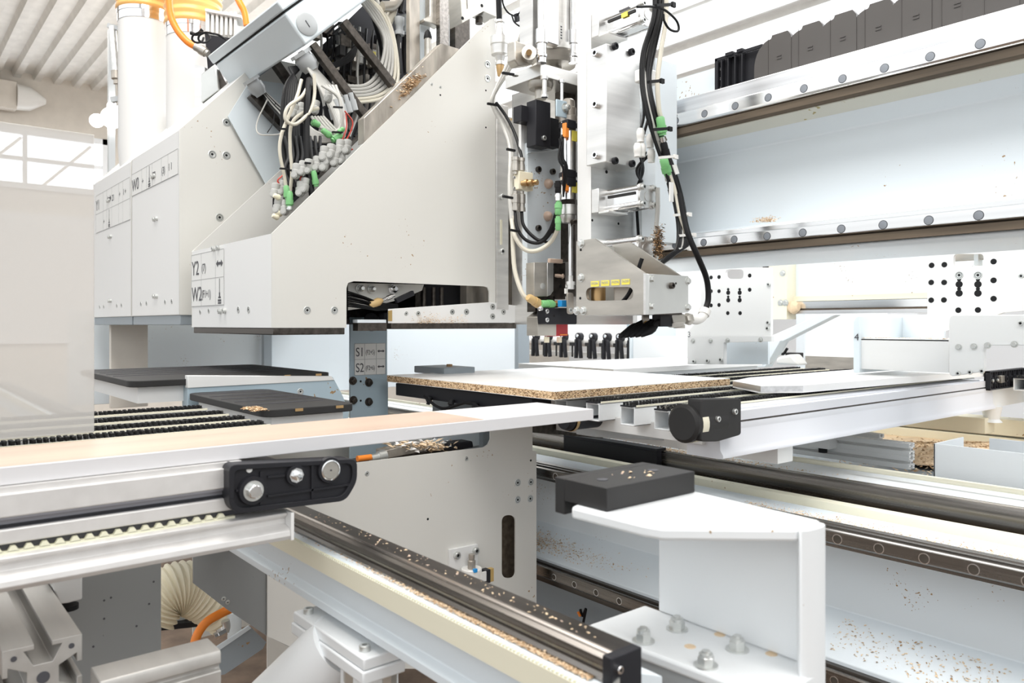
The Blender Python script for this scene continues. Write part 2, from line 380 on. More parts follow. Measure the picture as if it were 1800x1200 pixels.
# energy chain on top of the gantry
ch = thing('cable_chain', 'black plastic cable chain lying along the top of the gantry', 'cable chain', (-.8, 1.52, .524))
x0 = -.6506*1.49
def link():
    b = MB(); q = []
    L_, zt, zb = .070, .062, -.03
    for k in range(9): a = math.pi-k*math.pi/2/8; q.append(((.040+.040*math.cos(a)), zb+.03+(zt-.006)*math.sin(a)*1.0))
    q += [(.042, zt-.004), (.044, zt+.001), (.080, zt+.001), (.088, zt-.010), (.088, zb), (0, zb)]
    b.prism([Vector((a, 0, c)) for a, c in q], (0, .012, 0)); b.prism([Vector((a, .085, c)) for a, c in q], (0, .012, 0))
    b.box((.045, .012, zt-.006), (.068, .085, zt)); b.box((.02, .012, zb), (.06, .085, zb+.005))
    b.box((.034, -.0008, zb), (.0348, 0, zt-.004))
    b.box((.055, -.0012, .008), (.066, 0, .0105)); b.box((.055, -.0012, .014), (.066, 0, .016))
    return b.mesh('chain_link', 'chain_plastic')
for k in range(-1, 14):
    if k < 0: continue
    clone_mesh('link', link, 'chain_link', (x0+k*.070, 1.487+(k % 2)*.0012, .556), EZ, ch)
xs = qy(1256, 130, 1.487).x
b = MB(); b.box((xs, 1.487, .526), (xs+.008, 1.58, .606)); b.box((xs, 1.487, .600), (x0+.02, 1.491, .608)); b.box((xs+.002, 1.499, .526), (x0+.03, 1.503, .604))
for k in range(4): b.box((xs+.016+k*.018, 1.487, .526), (xs+.019+k*.018, 1.5, .604))
b.box((xs+.030, 1.484, .604), (xs+.05, 1.5, .612)); b.box((xs+.06, 1.484, .604), (xs+.075, 1.5, .612))
o = b.build('end_bracket', 'black_plastic', ch, .001)
for k in range(3): screw((xs+.008, 1.4995, .54+.022*k), (0, -1, 0), .003, o, 'cap', 'screw')

# ================================================================ lower machine bed
bed = thing('machine_bed', 'long pale lower machine bed with stepped steel rails behind the foreground bracket', 'machine bed', (-1.5, 1.6, FL))
b = MB(); b.prism(*yzprism([(1.465,-.397),(1.465,-.436),(1.482,-.446),(1.56,-.452),(1.56,-.595),(1.475,-.652),(1.465,-.66),(1.465,-.72),(1.5,-.735),(1.66,-.735),(1.66,-.41),(1.60,-.41),(1.585,-.400),(1.535,-.403),(1.53,-.397)], GX0, GX1))
b.build('front_girder', 'pale_blue_paint', bed, .002)
MB().prism(*yzprism([(1.452,-.396),(1.452,-.436),(1.466,-.436),(1.466,-.394),(1.484,-.394),(1.484,-.396)], GX0, GX1)).build('mounting_strip', 'rail_steel', bed)
MB().prism(*yzprism([(1.452,-.668),(1.452,-.722),(1.466,-.722),(1.466,-.668)], GX0, GX1)).build('mounting_strip', 'dark_steel', bed)
rail(-.4147, .030, bed, mt='rail_steel', base=-.3576*1.437, r=.0085)
rail(-.690, .036, bed, mt='rail_steel', base=-.91*1.437+.0786*9, caps=range(-2, 16), r=.0075)
MB().box((GX0, 1.625, -.412), (GX1, 1.655, -.392)).build('belt', 'cream_strip', bed, .001)
b = MB(); b.prism(*yzprism([(1.74,-.36),(1.74,-.45),(1.70,-.47),(1.70,-.74),(1.90,-.74),(1.90,-.36)], GX0, GX1)); b.build('rear_girder', 'white_paint', bed, .002)
b = MB(); b.prism(*yzprism([(1.722,-.364),(1.725,-.359),(1.731,-.359),(1.732,-.3605),(1.736,-.3605),(1.737,-.359),(1.745,-.359),(1.745,-.41),(1.725,-.41),(1.722,-.406)], GX0, GX1)); b.build('rear_rail', 'rail_steel', bed)
MB().box((GX0, 1.66, -.46), (GX1, 1.745, -.44)).build('dust_channel', 'groove_dirt', bed)
MB().tube([(GX0, 1.825, -.345), (GX1, 1.825, -.345)], .0065, 12).build('air_pipe', 'cream_strip', bed)
MB().box((-4.4, 1.5, FL), (-4.1, 1.9, -.73)).build('foot', 'blue_grey_paint', bed)
MB().box((.1, 1.5, FL), (.4, 1.9, -.73)).build('foot', 'blue_grey_paint', bed)
chips('wood_chips', 'line of wood chips lying on the top ledge of the lower bed', 1900, lambda: (U(-1.0, .3), 1.484+abs(random.gauss(0, .022)), -.3945), .0024)
chips('wood_chips', 'brown chips caught on the sloping lower flange of the bed beside the lower head', 1500, lambda: (lambda x, s: (x, 1.56-.085*s, -.5935-.057*s))(-1.84+abs(random.gauss(0, .16))+abs(random.gauss(0, .05)), min(1, max(.2, random.gauss(.68, .17)))), .0026)
chips('wood_chips', 'scattered chips on the sloping lower flange of the bed at the picture edge', 420, lambda: (lambda s: (U(-.8, -.35), 1.56-.085*s, -.5935-.057*s))(U(0.2, 1)), .0032)
chips('wood_chips', 'chips on the dark channel behind the upper bed rail', 1500, lambda: (random.gauss(-1.45, .18), 1.76+random.gauss(0, .012), -.358), .003)

# ================================================================ right table girder with pulley ends
TX = -.90
rt = thing('support_table', 'long silver grey support table girder pointing at the rear, right of the panel', 'support table', (TX, 1.9, -.26))
def tprof(y0, y1):
    q = [(-.90,-.172),(-.90,-.1905),(-.906,-.1905),(-.906,-.1945),(-.899,-.1945),(-.898,-.205),(-.8985,-.2065),(-.898,-.208),(-.896,-.243),(-.892,-.249),(-.889,-.253),(-.889,-.258),(-.9,-.260),(-.975,-.260),(-.975,-.172)]
    return [Vector((a, y0, c)) for a, c in q], (0, y1-y0, 0)
b = MB(); b.prism(*tprof(1.26, 2.66)); b.build('girder', 'girder_paint', rt)
MB().box((TX-.0045, 1.262, -.1943), (TX-.0025, 2.655, -.1906)).build('slot', 'dark_steel', rt)
MB().box((TX-.07, 1.27, -.1722), (TX-.020, 2.62, -.1700)).build('slide_strip', 'girder_paint', rt)
# pulley end cap on the far right end
b = MB(); yA = qx(1732, 670, TX).y; yB = yA+.32
b.box((TX+.0, yA, -.2), (TX+.012, yB, -.1965)); b.box((TX+.0, yA, -.146), (TX+.012, yB, -.1425)); b.box((TX-.004, yA, -.2), (TX+.014, yA+.006, -.142))
b.box((TX-.002, yA, -.2), (TX, yB, -.142))
for k in range(8):
    yy = yA+.006+k*.04; b.bar((TX+.006, yy, -.197), (TX+.006, yy+.036, -.146), .012, .0022, (1, 0, 0)); b.bar((TX+.006, yy+.038, -.197), (TX+.006, yy, -.146), .012, .0022, (1, 0, 0)); b.box((TX, yy+.038, -.2), (TX+.012, yy+.041, -.145))
    b.lathe((TX, yy+.019, -.171), (1, 0, 0), [(0, .0095), (.013, .0095), (.013, .006), (.004, .006)], 14)
ec = thing('pulley_cap', 'black ribbed plastic end cap at the far right end of the silver table girder', 'end cap', (TX, yA, -.2))
o = b.build('housing', 'black_plastic', ec)
MB().box((TX+.002, yA+.075, -.18), (TX+.02, yA+.1, -.158)).build('tension_block', 'stained_steel', ec, .001)
for k in range(3): screw((TX+.012, yA+.019+.04*k, -.171), EX, .0045, ec, 'cap', 'bolt')
MB().box((TX-.08, yA+.01, -.26), (TX-.01, yA+.6, -.205)).build('crossbar', 'white_paint', ec)
MB().lathe((TX-.03, yA+.14, -.26), (0, 0, -1), [(0, .03), (.04, .022), (.05, .03)]).build('foot', 'white_paint', ec)

# support bars with brush strips: right part (beyond the gap) and left part
def support_bar(x, y0, y1, label, grp):
    r = thing('support_bar', label, 'support bar', (x, y0, -.2), grp)
    b = MB()
    for z0, z1, xa, xb in ((-.2085, -.2055, -.02, .02), (-.1725, -.1695, -.02, .02), (-.2085, -.1695, -.02, -.017), (-.2085, -.1695, .017, .02)): b.box((x+xa, y0, z0), (x+xb, y1, z1))
    b.build('square_tube', 'white_paint', r, .001)
    b = MB(); b.box((x-.016, y0-.004, -.1695), (x+.016, y1, -.1665)); b.build('brush_base', 'black_plastic', r)
    b = MB()
    L_ = y1-y0; n = min(150, int(L_/.008)); st = L_/n
    for k in range(n):
        for j in (-1, 0, 1):
            q = Vector((x+j*.009, y0+k*st+U(-.001, .001), -.1668)); b.lathe(q, (U(-.12, .12), U(-.12, .12), 1), [(0, .0028), (.0062+U(-.0006, .0003), .0032)], 5)
    o = b.build('brush_strip', 'brush_bristle', r); o['kind'] = 'stuff'
    MB().box((x+.0205, y0+.004, -.169), (x+.024, y1, -.1655)).build('edge_strip', 'cream_strip', r)
rgt = [-.99, -1.08, -1.18, -1.28, -1.38, -1.48, -1.58]
for i, x in enumerate(rgt):
    support_bar(x, 1.2, 2.72, ['support bar with open square end nearest the silver girder, behind the grey motor', 'support bar whose open square tube end shows right of the board corner', 'support bar whose square tube end is half covered by the pale board end',
        'fourth brush bar back from the silver girder, leaving under the particle board', 'fifth brush bar back from the silver girder', 'sixth brush bar back, just in front of the bracket marked 3', 'seventh brush bar back, furthest from the silver girder'][i], 'brush topped support bars right of the gap')
lft = [-1.27, -1.36, -1.465, -1.585]
for i, x in enumerate(lft):
    support_bar(x, -.75, .51, ['nearest black brush bar on the left, ending at the suction plate', 'second nearest black brush bar on the left', 'third black brush bar on the left', 'shortest looking and furthest black brush bar on the left'][i], 'brush topped support bars left of the gap')

# ================================================================ boards
p0 = qz(975, 688, -.1416)
pl = thing('particle_board', 'white coated particle board with a raw brown chip edge lying across the bars', 'board', (p0.x, p0.y, -.1575))
Xa, Xb, Ya, Yb = -1.893, p0.x, p0.y, 1.735
MB().box((Xa, Ya, -.1590), (Xb, Yb, -.1426)).build('chip_core', 'particle_core', pl)
MB().box((Xa, Ya, -.1426), (Xb, Yb, -.1416)).build('laminate_face', 'white_laminate', pl)
MB().box((Xa, Ya, -.1600), (Xb, Yb, -.1590)).build('laminate_face', 'white_laminate', pl)
wp = thing('workpiece_board', 'long narrow pale wood coloured board entering from the left over the front table', 'board', (-.97, .2, -.1575))
bx0, bx1, by0, by1 = -1.055, -.912, -.45, .93
MB().box((bx0, by0, -.1595), (bx1, by1, -.1412)).build('core', 'board_edge', wp, .001)
b = MB(); b.box((bx0+.0015, by0+.001, -.1412), (bx1-.0015, .70, -.1407)); b.build('wood_face', 'wood_laminate', wp)
wb = thing('panel_board', 'white panel with silver edging lying on the right table below the bracket marked 4', 'board', (-1.0, 1.9, -.157))
q = [qz(1288, 669, -.1412), qz(1337, 678, -.1412), qz(1411, 677, -.1412), Vector((-.905, 2.62, -.1412)), Vector((-1.19, 2.62, -.1412)), Vector((-1.19, 1.8, -.1412))]
MB().prism(q, (0, 0, -.0175)).build('board', 'white_laminate', wb, .0005)
MB().prism([q[1]+Vector((.0003,-.0003,-.001)), q[2]+Vector((.0006,-.0003,-.001)), q[2]+Vector((-.002,.01,-.001)), q[1]+Vector((-.002,.01,-.001))], (0, 0, -.0128)).build('edging', 'aluminium_x', wb)
MB().prism([q[0]+Vector((.0003,-.0003,-.001)), q[1]+Vector((.0004,-.0004,-.001)), q[1]+Vector((-.002,.01,-.001)), q[0]+Vector((-.002,.01,-.001))], (0, 0, -.0128)).build('edging', 'aluminium', wb)
sh = thing('table_plate', 'wide white plate lying at the back behind the brush bars', 'plate', (-2.0, 2.1, -.16))
MB().box((-2.12, 1.78, -.156), (-1.66, 2.6, -.139)).build('plate', 'white_laminate', sh, .001)
MB().box((-2.10, 1.92, -.25), (-1.68, 2.6, -.157)).build('carrier', 'white_paint', sh, .001)
# ================================================================ drilling head with the open slanted top (marked Y2 / W2)
HX0, HX1, HY = -1.709, -2.283, .7026
hd = thing('drilling_head', 'big off white drilling head with slanted open top, marked Y2 and W2', 'drilling head', (-2.0, 1.0, 0))
side = [(478,410),(862,34),(868,32),(871,40),(871,566),(860,566),(860,512),(857,505),(850,503),(622,494),(612,497),(609,506),(609,576),(478,576)]
PN = Vector((-.004, 0, 0))
MB().prism(PX(side, HX0), PN).build('side_panel', 'cover_paint', hd)
far = [Vector((HX1, a.y, a.z)) for a in PX([(478,410),(868,32),(871,40),(871,560),(478,576)], HX0)]
MB().prism(far, (.004, 0, 0)).build('side_panel', 'cover_paint', hd)
ztop = qx(478, 410, HX0).z; zb = qx(478, 576, HX0).z
b = MB(); b.box((HX1, HY, zb), (HX0-.0005, HY+.004, ztop)); o = b.build('front_cover', 'head_paint', hd)
for px_, py_ in ((377,437),(385,435),(352,548),(367,546),(388,547),(396,546)): screw(qy(px_, py_, HY), (0, -1, 0), .007, o, 'cap' if px_ > 376 else 'csk')
for px_, py_ in ((419,544),(437,544)): screw(qy(px_, py_, HY), (0, -1, 0), .009, o, 'csk')
# corner profile light strip and black base plate
MB().box((HX1+.002, HY+.004, zb-.0165), (HX0-.002, qx(607, 570, HX0).y, zb)).build('base_plate', 'dark_steel', hd, .002)
for px_, py_ in ((540,545),(588,545)): screw(qx(px_, py_, HX0), EX, .0095, hd, 'csk')
for px_, py_ in ((857,113),(857,138)): screw(qx(px_, py_, HX0), EX, .0105, hd, 'csk')
for px_, py_ in ((774,167),(854,159),(854,224)): screw(qx(px_, py_, HX0), EX, .0025, hd, 'hole', 'hole')
for px_, py_ in ((759,148),(774,153)): screw(qx(px_, py_, HX0), EX, .004, hd, 'csk', 'screw')
# lower cross strip with wood dust under the cut out
st = MB(); st.prism(PX([(683,543),(862,531),(938,541),(934,567),(683,568)], HX0+.003), PN)
o = st.build('lower_strip', 'head_paint', hd, .0008)
for px_, py_, r in ((735,551,.007),(714,551,.006),(795,548,.008),(820,548,.009),(866,539,.009),(866,556,.009),(885,548,.0085),(918,549,.0085)): screw(qx(px_, py_, HX0+.003), EX, r, o, 'csk')
MB().box((HX0-.03, qx(687, 570, HX0).y, -.012), (HX0+.002, qx(907, 570, HX0).y, .004)).build('base_plate', 'dark_steel', hd, .001)
MB().box((HX0-.06, qx(687, 570, HX0).y, .0), (HX0-.032, qx(907, 570, HX0).y, .03)).build('cross_member', 'black_plastic', hd)
MB().prism(PX([(682,546),(688,545),(688,564),(682,564)], HX0+.001), (.004, 0, 0)).build('edge_guard', 'ochre_resin', hd)
MB().box((HX0-.03, HY+.22, .004), (HX0-.006, qx(681, 570, HX0).y, .012)).build('inner_ledge', 'pale_blue_paint', hd)
MB().box((HX0-.03, HY+.22, -.016), (HX0-.004, qx(681, 570, HX0).y, .003)).build('inner_ledge', 'dark_steel', hd)
MB().prism(PX([(742, 496), (862, 500), (862, 548), (742, 548)], HX0-.095), (-.004, 0, 0)).build('inner_bulkhead', 'black_plastic', hd)
# inner dark structure
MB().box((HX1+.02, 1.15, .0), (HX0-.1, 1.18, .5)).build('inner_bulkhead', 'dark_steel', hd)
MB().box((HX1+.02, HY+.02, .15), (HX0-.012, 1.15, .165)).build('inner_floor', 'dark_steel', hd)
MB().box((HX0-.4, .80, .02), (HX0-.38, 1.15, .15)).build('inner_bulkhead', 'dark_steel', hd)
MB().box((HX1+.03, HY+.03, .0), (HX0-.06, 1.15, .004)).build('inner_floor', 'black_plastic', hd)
for px_ in (745, 762, 776, 840, 849, 856): MB().cyl(qx(px_, 505, HX0-.07), qx(px_, 540, HX0-.07), .006 if px_ < 800 else .003).build('inner_rod', 'dark_steel', hd)
MB().box(qx(820, 545, HX0-.05), qx(858, 500, HX0-.08)).build('inner_block', 'stained_steel', hd)
# valve nuts, ochre plug and hoses visible in the cut out
MB().prism(PX([(612,497),(745,500),(742,510),(715,522),(700,527),(650,540),(612,545)], HX0-.05), (-.003, 0, 0)).build('valve_plate', 'cover_paint', hd)
for px_, py_, r in ((690, 508, .012), (632, 507, .010), (652, 508, .009)):
    p = qx(px_, py_, HX0-.047); b = MB(); b.lathe(p, (1, -.15, 0), [(0, r*1.1), (.004, r*1.1), (.004, r*.9), (.014, r*.9), (.016, r*.6), (.018, r*.45), (.026, r*.45)], 6 if r > .011 else 12); b.build('valve_nut', 'chrome' if r > .011 else 'zinc', hd)
MB().lathe(qx(649, 537, HX0-.02), (0, .9, .35), [(0, .006), (.006, .010), (.028, .011), (.034, .008), (.04, .005)]).build('cable_plug', 'amber_tape', hd)
MB().lathe(qx(668, 529, HX0-.02), (0, .9, .35), [(0, .004), (.02, .004), (.02, .006), (.036, .006), (.036, .004), (.045, .004)]).build('plug_tip', 'chrome', hd)
MB().obox(qx(695, 533, HX0-.022), (0, .052, .022), (.012, 0, 0), (0, -.005, .012)).build('sensor_block', 'black_plastic', hd, .001)
b = MB()
for k in range(9): b.tube([qx(611, 512+k*3.2, HX0-.012-.004*(k % 3)), qx(640, 521+k*2.6+U(-1, 1), HX0-.014-.004*(k % 3)), qx(668, 532+k*1.6, HX0-.018), qx(699, 536+k*.8, HX0-.03)], .0022, 6)
b.build('hose_bundle', 'black_cable', hd)
chips('wood_chips', 'bristly wood dust stuck on the lower strip of the Y2 drilling head', 380, lambda: qx(random.gauss(752 if U(0, 1) < .7 else 800, 14), 568-abs(random.gauss(0, 7)), HX0+.0075), .0022)
# marking plates
def marks(parent, rows, origin, w, h, cols):
    # origin: top left corner on a plane facing -Y; right is +X
    o = MB().box(origin+Vector((0, -.0012, -h*len(rows))), origin+Vector((w, -.0002, 0))).build('marking_plate', 'label_white', parent)
    b = MB(); n = Vector((0, -.0018, 0))
    for k in range(len(rows)+1): b.box(origin+Vector((0, -.0016, -h*k-.0007)), origin+Vector((w, -.0012, -h*k+.0007)))
    for c in [0]+cols+[w]: b.box(origin+Vector((c-.0006, -.0016, -h*len(rows))), origin+Vector((c+.0006, -.0012, 0)))
    b.build('ruling', 'line_ink', o)
    cc = [0]+cols
    for k, r in enumerate(rows):
        for j, s in enumerate(r):
            x = origin.x+cc[j]+.004; z = origin.z-h*(k+1)
            cw = ((cols+[w])[j]-cc[j])
            if not s: continue
            if s == '<>': arrow(Vector((x+cw/2-.004, origin.y-.0018, z+h*.5)), EX, EZ, cw*.8, o)
            elif s == 'drill':
                d = MB(); x0 = x+cw/2-.004; yv = origin.y-.0018
                for a_, c_, wd in ((.45, .95, .0015), (.30, .45, .004), (.24, .30, .009), (.12, .20, .012), (.04, .10, .012)):
                    d.box((x0-wd, yv, z+h*a_), (x0+wd, yv+.0004, z+h*c_))
                d.build('drill_mark', 'ink', o)
            else: text(s, Vector((x, origin.y-.0017, z+h*(.2 if j == 0 else .3))), EX, EZ, h*(.78 if j == 0 else .42), o, sx=min(1, cw*.86/(len(s)*.60*h*(.78 if j == 0 else .42))))
    return o
o0 = qy(338, 452, HY); o1 = qy(394, 434, HY)
marks(hd, [['Y2', '(7)', '<>'], ['W2', '(F1+1)', 'drill']], Vector((HX1+.001, HY, o1.z-.004)), o1.x-HX1, .0725, [.085, .20])
# slanted brushed ledge along the near side panel
sl = (qx(865, 32, HX0)-qx(478, 410, HX0)).normalized(); nrm = Vector((0, -sl.z, sl.y))
a0 = qx(640, 247, HX0); a1 = qx(812, 81, HX0)
lo = MB().prism(PX([(640, 207), (776, 76), (808, 86), (640, 252)], -1.7145), (-.032, 0, 0)).build('slanted_ledge', 'stained_steel', hd, .0015)
chips('wood_chips', 'clump of wood shavings on the slanted steel ledge of the open head', 360, lambda: a0+(a1-a0)*random.gauss(.50, .05)+Vector((-.001+random.gauss(0, .003), 0, 0))+nrm*(.008+abs(random.gauss(0, .013))), .0045)

# ================================================================ two closed heads on the left
def closed_head(x1, x0, y, ztop, label, rows, cols, w, strip):
    r = thing('drilling_head', label, 'drilling head', (x0, y, 0), 'white drilling heads on the gantry')
    s1 = qx(400, 153, -2.40)-qx(316, 226, -2.40); s1.normalize()
    zb_ = .028
    p = Vector((x0, y, ztop)); k1 = (.85-ztop)/s1.z
    q = [p, p+s1*k1, Vector((x0, 1.40, p.z+s1.z*k1)), Vector((x0, 1.40, zb_)), Vector((x0, y, zb_))]
    MB().prism(q, PN).build('side_panel', 'cover_paint', r, .001)
    MB().prism([v+Vector((x1-x0+.004, 0, 0)) for v in q], PN).build('side_panel', 'cover_paint', r)
    f = MB().box((x1, y, zb_), (x0, y+.004, ztop)).build('front_cover', 'head_paint', r, .003)
    MB().prism([Vector((x1+.004, a.y+.002, a.z)) for a in q[:2]]+[Vector((x1+.004, q[1].y, q[1].z-.01)), Vector((x1+.004, y+.004, ztop-.01))], (x0-x1-.008, 0, 0)).build('slanted_lid', 'head_paint', r)
    MB().box((x1+.004, y+.004, zb_-.03), (x0-.004, 1.2, zb_)).build('base_plate', 'gun_grey_paint', r, .002)
    for px_, z in ((.28, ztop-.10), (.30, ztop-.24), (.30, .09)):
        for d in (-.012, .012): screw((x1+px_+d, y, z), (0, -1, 0), .007, f, 'cap')
    for dx in (.12, .19, .40, .47): screw((x1+dx, y, .07), (0, -1, 0), .008, f, 'csk')
    marks(r, rows, Vector((x0-w-.01, y, ztop-.055)), w, .075, cols)
    return r
h1 = closed_head(-2.945, -2.40, HY, .578, 'white closed drilling head right beside the Y2 head, marked W0 and Z0', [['W0', '+', 'drill', 'Z0', '(3)', '1 1']], [.13, .19, .255, .36, .43], .53, 0)
h2 = closed_head(-3.56, -2.955, HY, .575, 'furthest left white closed drilling head with small row of marks', [['Y1', '', '<>', 'Z1', '+', '1 +'], ['', '+', 'drill']], [.13, .19, .27, .38, .44], .54, 0)
for px_, py_ in ((398,215),(373,271),(398,273),(386,382)): screw(qx(px_, py_, -2.40), EX, .0125, h1, 'csk')
# pale blue plate leaning between the heads
t = thing('blue_guard_plate', 'pale blue sheet metal plate between the two head side panels below the grey box', 'plate', (-2.36, 1.1, .2))
MB().prism(PX([(400,205),(440,140),(520,150),(520,330),(470,330)], -2.385), (.003, 0, 0)).build('plate', 'box_paint', t)

# ================================================================ extraction ducts behind the left heads
def duct(px0, px1, py_top, py_bot, d, label):
    c = (px0+px1)/2; r = (px1-px0)/2*d/FP
    a = qd(c, py_bot, d); e = qd(c, py_top, d); up = EZ; L_ = e.z-a.z
    t = thing('extraction_duct', label, 'duct', a, 'white extraction ducts')
    MB().lathe(a, up, [(0, r*.93), (.08, r), (L_, r)], 36).build('pipe', 'duct_white', t)
    MB().lathe(a+up*(L_-.05), up, [(0, r*1.02), (.03, r*1.03), (.03, r*1.05), (.055, r*1.05)], 36).build('clamp', 'chrome', t)
    prof = []
    for k in range(26): z = k*.010; prof.append((z, r*(1.07+.035*math.cos(k*math.pi/1.5))))
    MB().lathe(a+up*(L_-.005), up, [(k*.007, r*(1.05+(.045 if k % 4 in (1, 2) else 0))) for k in range(60)], 36).build('ribbed_hose', 'orange_hose', t)
duct(212, 297, 22, 300, 3.0, 'thick white extraction duct with orange ribbed hose above the left heads')
duct(296, 384, 48, 260, 2.85, 'white extraction duct with orange ribbed hose beside the finned motor, partly behind the thick duct')
t = thing('gas_strut', 'slim cream gas strut upright beside the thick white duct', 'gas strut', qd(205, 185, 3.0))
a, e = qd(197, 45, 3.0), qd(204, 125, 3.0)
MB().lathe(a, e-a, [(0, .009), (.004, .013), ((e-a).length, .013)]).build('cylinder', 'aluminium', t)
a2 = qd(207, 185, 3.0); MB().lathe(e, a2-e, [(0, .018), (.03, .018), (.035, .011), (.05, .011), (.05, .006), ((a2-e).length, .006)]).build('rod', 'stained_steel', t)
MB().bar(qd(190, 45, 3.0), qd(215, 52, 3.0), .016, .016).build('mount', 'grey_plastic', t); MB().bar(qd(196, 176, 3.0), qd(222, 172, 3.0), .02, .02).build('mount', 'grey_plastic', t)
# finned motor block with orange hose ends and black valve
t = thing('finned_motor', 'pale finned motor housing behind the sloping grey box', 'motor', qd(392, 60, 2.75))
b = MB()
for k in range(7): b.obox(qd(363+k*8, 62, 2.75), qd(368+k*8, 60, 2.75)-qd(363+k*8, 60, 2.75), qd(363, 20, 2.75)-qd(363, 62, 2.75), (-.07, .03, 0))
b.obox(qd(361, 62, 2.77), qd(417, 70, 2.77)-qd(361, 62, 2.77), qd(361, 16, 2.77)-qd(361, 60, 2.77), (-.05, .03, 0))
b.build('fins', 'white_plastic', t, .002)
MB().obox(qd(360, 20, 2.74), qd(424, 32, 2.74)-qd(360, 20, 2.74), qd(360, 14, 2.74)-qd(360, 20, 2.74), (-.07, .05, 0)).build('cover', 'white_plastic', t, .003)
t = thing('orange_hose', 'smooth orange hose curving down in front of the right duct', 'hose', qd(340, 80, 2.6))
MB().tube([qd(296, -40, 2.6), qd(299, 20, 2.6), (qd(310, 50, 2.6)), qd(328, 72, 2.6), qd(345, 83, 2.6)], .0115, 14).build('hose', 'orange_cable', t)
MB().lathe(qd(343, 82, 2.6), qd(366, 95, 2.6)-qd(343, 82, 2.6), [(0, .013), (.02, .013), (.02, .016), (.04, .016), (.04, .012), (.05, .012)], 12).build('coupling', 'tool_steel', t)
t = thing('orange_hose', 'short piece of orange hose rising above the sloping grey box', 'hose', qd(433, 40, 2.6))
MB().tube([qd(408, -25, 2.62), qd(420, 2, 2.6), qd(430, 22, 2.6), qd(434, 45, 2.6)], .011, 14).build('hose', 'orange_cable', t)
t = thing('black_cable', 'coil of thin black cable hanging at the orange hose coupling', 'cable', qd(360, 65, 2.55))
pts = [qd(345+13*math.cos(a*.9)+a*1.6, 66+9*math.sin(a*.9), 2.55-.006*a) for a in range(14)]+[qd(385, 62, 2.5), qd(405, 75, 2.5)]
MB().tube(pts, .0035).build('cable', 'black_cable', t)
MB().tube([qd(335, 58, 2.55), qd(346, 60, 2.55), qd(356, 52, 2.55)], .006).build('tie', 'black_rubber', t)
t = thing('motor_mount', 'grey steel block and plate stack under the finned motor beside the duct', 'mount', qd(370, 150, 2.6))
MB().prism([qd(342, 113, 2.62), qd(360, 118, 2.62), qd(360, 180, 2.62), qd(342, 200, 2.62)], (-.02, .02, 0)).build('side_plate', 'aluminium', t)
MB().prism([qd(354, 130, 2.58), qd(378, 112, 2.58), qd(384, 158, 2.58), qd(354, 180, 2.58)], (-.04, .03, 0)).build('block', 'zinc', t, .002)
MB().prism([qd(384, 120, 2.6), qd(402, 155, 2.6), qd(384, 165, 2.6)], (-.04, .03, 0)).build('block', 'dark_steel', t)
MB().prism([qd(360, 60, 2.66), qd(425, 70, 2.66), qd(400, 120, 2.66), qd(366, 130, 2.66)], (-.04, .03, 0)).build('bracket', 'black_plastic', t)

# ================================================================ sloping grey junction box
BX = -2.0
P1, P2, P3 = qx(500, 23, BX), qx(537, 80, BX), qx(640, 3, BX)
d2 = (P2-P1); d2n = d2.normalized(); d3n = (P3-P2).normalized(); lx = -.547; D = d2.length; L3 = .36
bx = thing('junction_box', 'pale blue grey junction box tilted above the open head with round plug', 'electrical box', P2)
body = MB().obox(P1, (lx, 0, 0), d2n*D, d3n*L3).build('body', 'box_paint', bx, .006)
MB().obox(P1-d2n*.006+Vector((.004, 0, 0))-d3n*.003, (lx-.008, 0, 0), -d2n*.028, d3n*(L3+.006)).build('lid', 'box_paint', bx, .004)
MB().obox(P1-d2n*.007+Vector((-.006, 0, 0))+d3n*.006, (lx+.012, 0, 0), d2n*.008, d3n*(L3-.01)).build('seal', 'black_rubber', bx)
c = qx(539, 43, BX)
pg = MB().lathe(c, EX, [(-.001, .031), (.003, .031), (.006, .026), (.006, .001)], 36).build('plug', 'grey_plastic', bx)
MB().obox(c+Vector((.0062, 0, 0))+d2n*.010-d3n*.0015, (.0006, 0, 0), -d2n*.020, d3n*.003).build('slot', 'ink', pg)
MB().obox(P1+d2n*D+Vector((-.35, 0, 0))-d3n*.01, (-.12, 0, 0), d2n*.004, d3n*.1).build('gland_plate', 'gun_grey_paint', bx)
def gland(p, r, parent, n=d2n):
    b = MB(); b.lathe(p, n, [(0, r*1.25), (.010, r*1.25)], 6); b.lathe(p, n, [(.010, r*.95), (.018, r*.95), (.018, r*1.12), (.040, r*1.12), (.048, r*.9), (.056, r*.8)], 10)
    return b.build('cable_gland', 'grey_plastic', parent)
def boxpt(dx, s): return P1+d2n*D+Vector((dx, 0, 0))+d3n*s     # underside of the box
G1 = boxpt(-.055, .012); G2 = boxpt(-.33, .02)
# recompute: aim the glands at what the photograph shows
G1 = qx(527, 92, BX-.045); G2 = qx(440, 138, BX-.33)
gland(G1, .026, bx); gland(G2, .022, bx)
# struts holding the box
def strut(pa, pb, X, w=.022, lab=None):
    return MB().bar(qx(*pa, X), qx(*pb, X), w, w, (1, 0, 0)).build('support_strut', 'dark_steel', bx, .001)
strut((548, 78), (642, 205), BX-.03); strut((603, 38), (690, 150), BX-.03)
strut((484, 112), (540, 190), BX-.36, .026); strut((442, 165), (500, 225), BX-.36, .03)
# ================================================================ wiring inside the open head
wr = thing('wiring_loom', 'tangle of grey, black and green tipped cables hanging inside the open Y2 head', 'wiring', (-2.0, 1.0, .3))
def cab(pts, r, mt, name='cable', parent=None, n=8):
    return MB().tube([qx(a, c, X) for a, c, X in pts], r, n).build(name, mt, parent or wr)
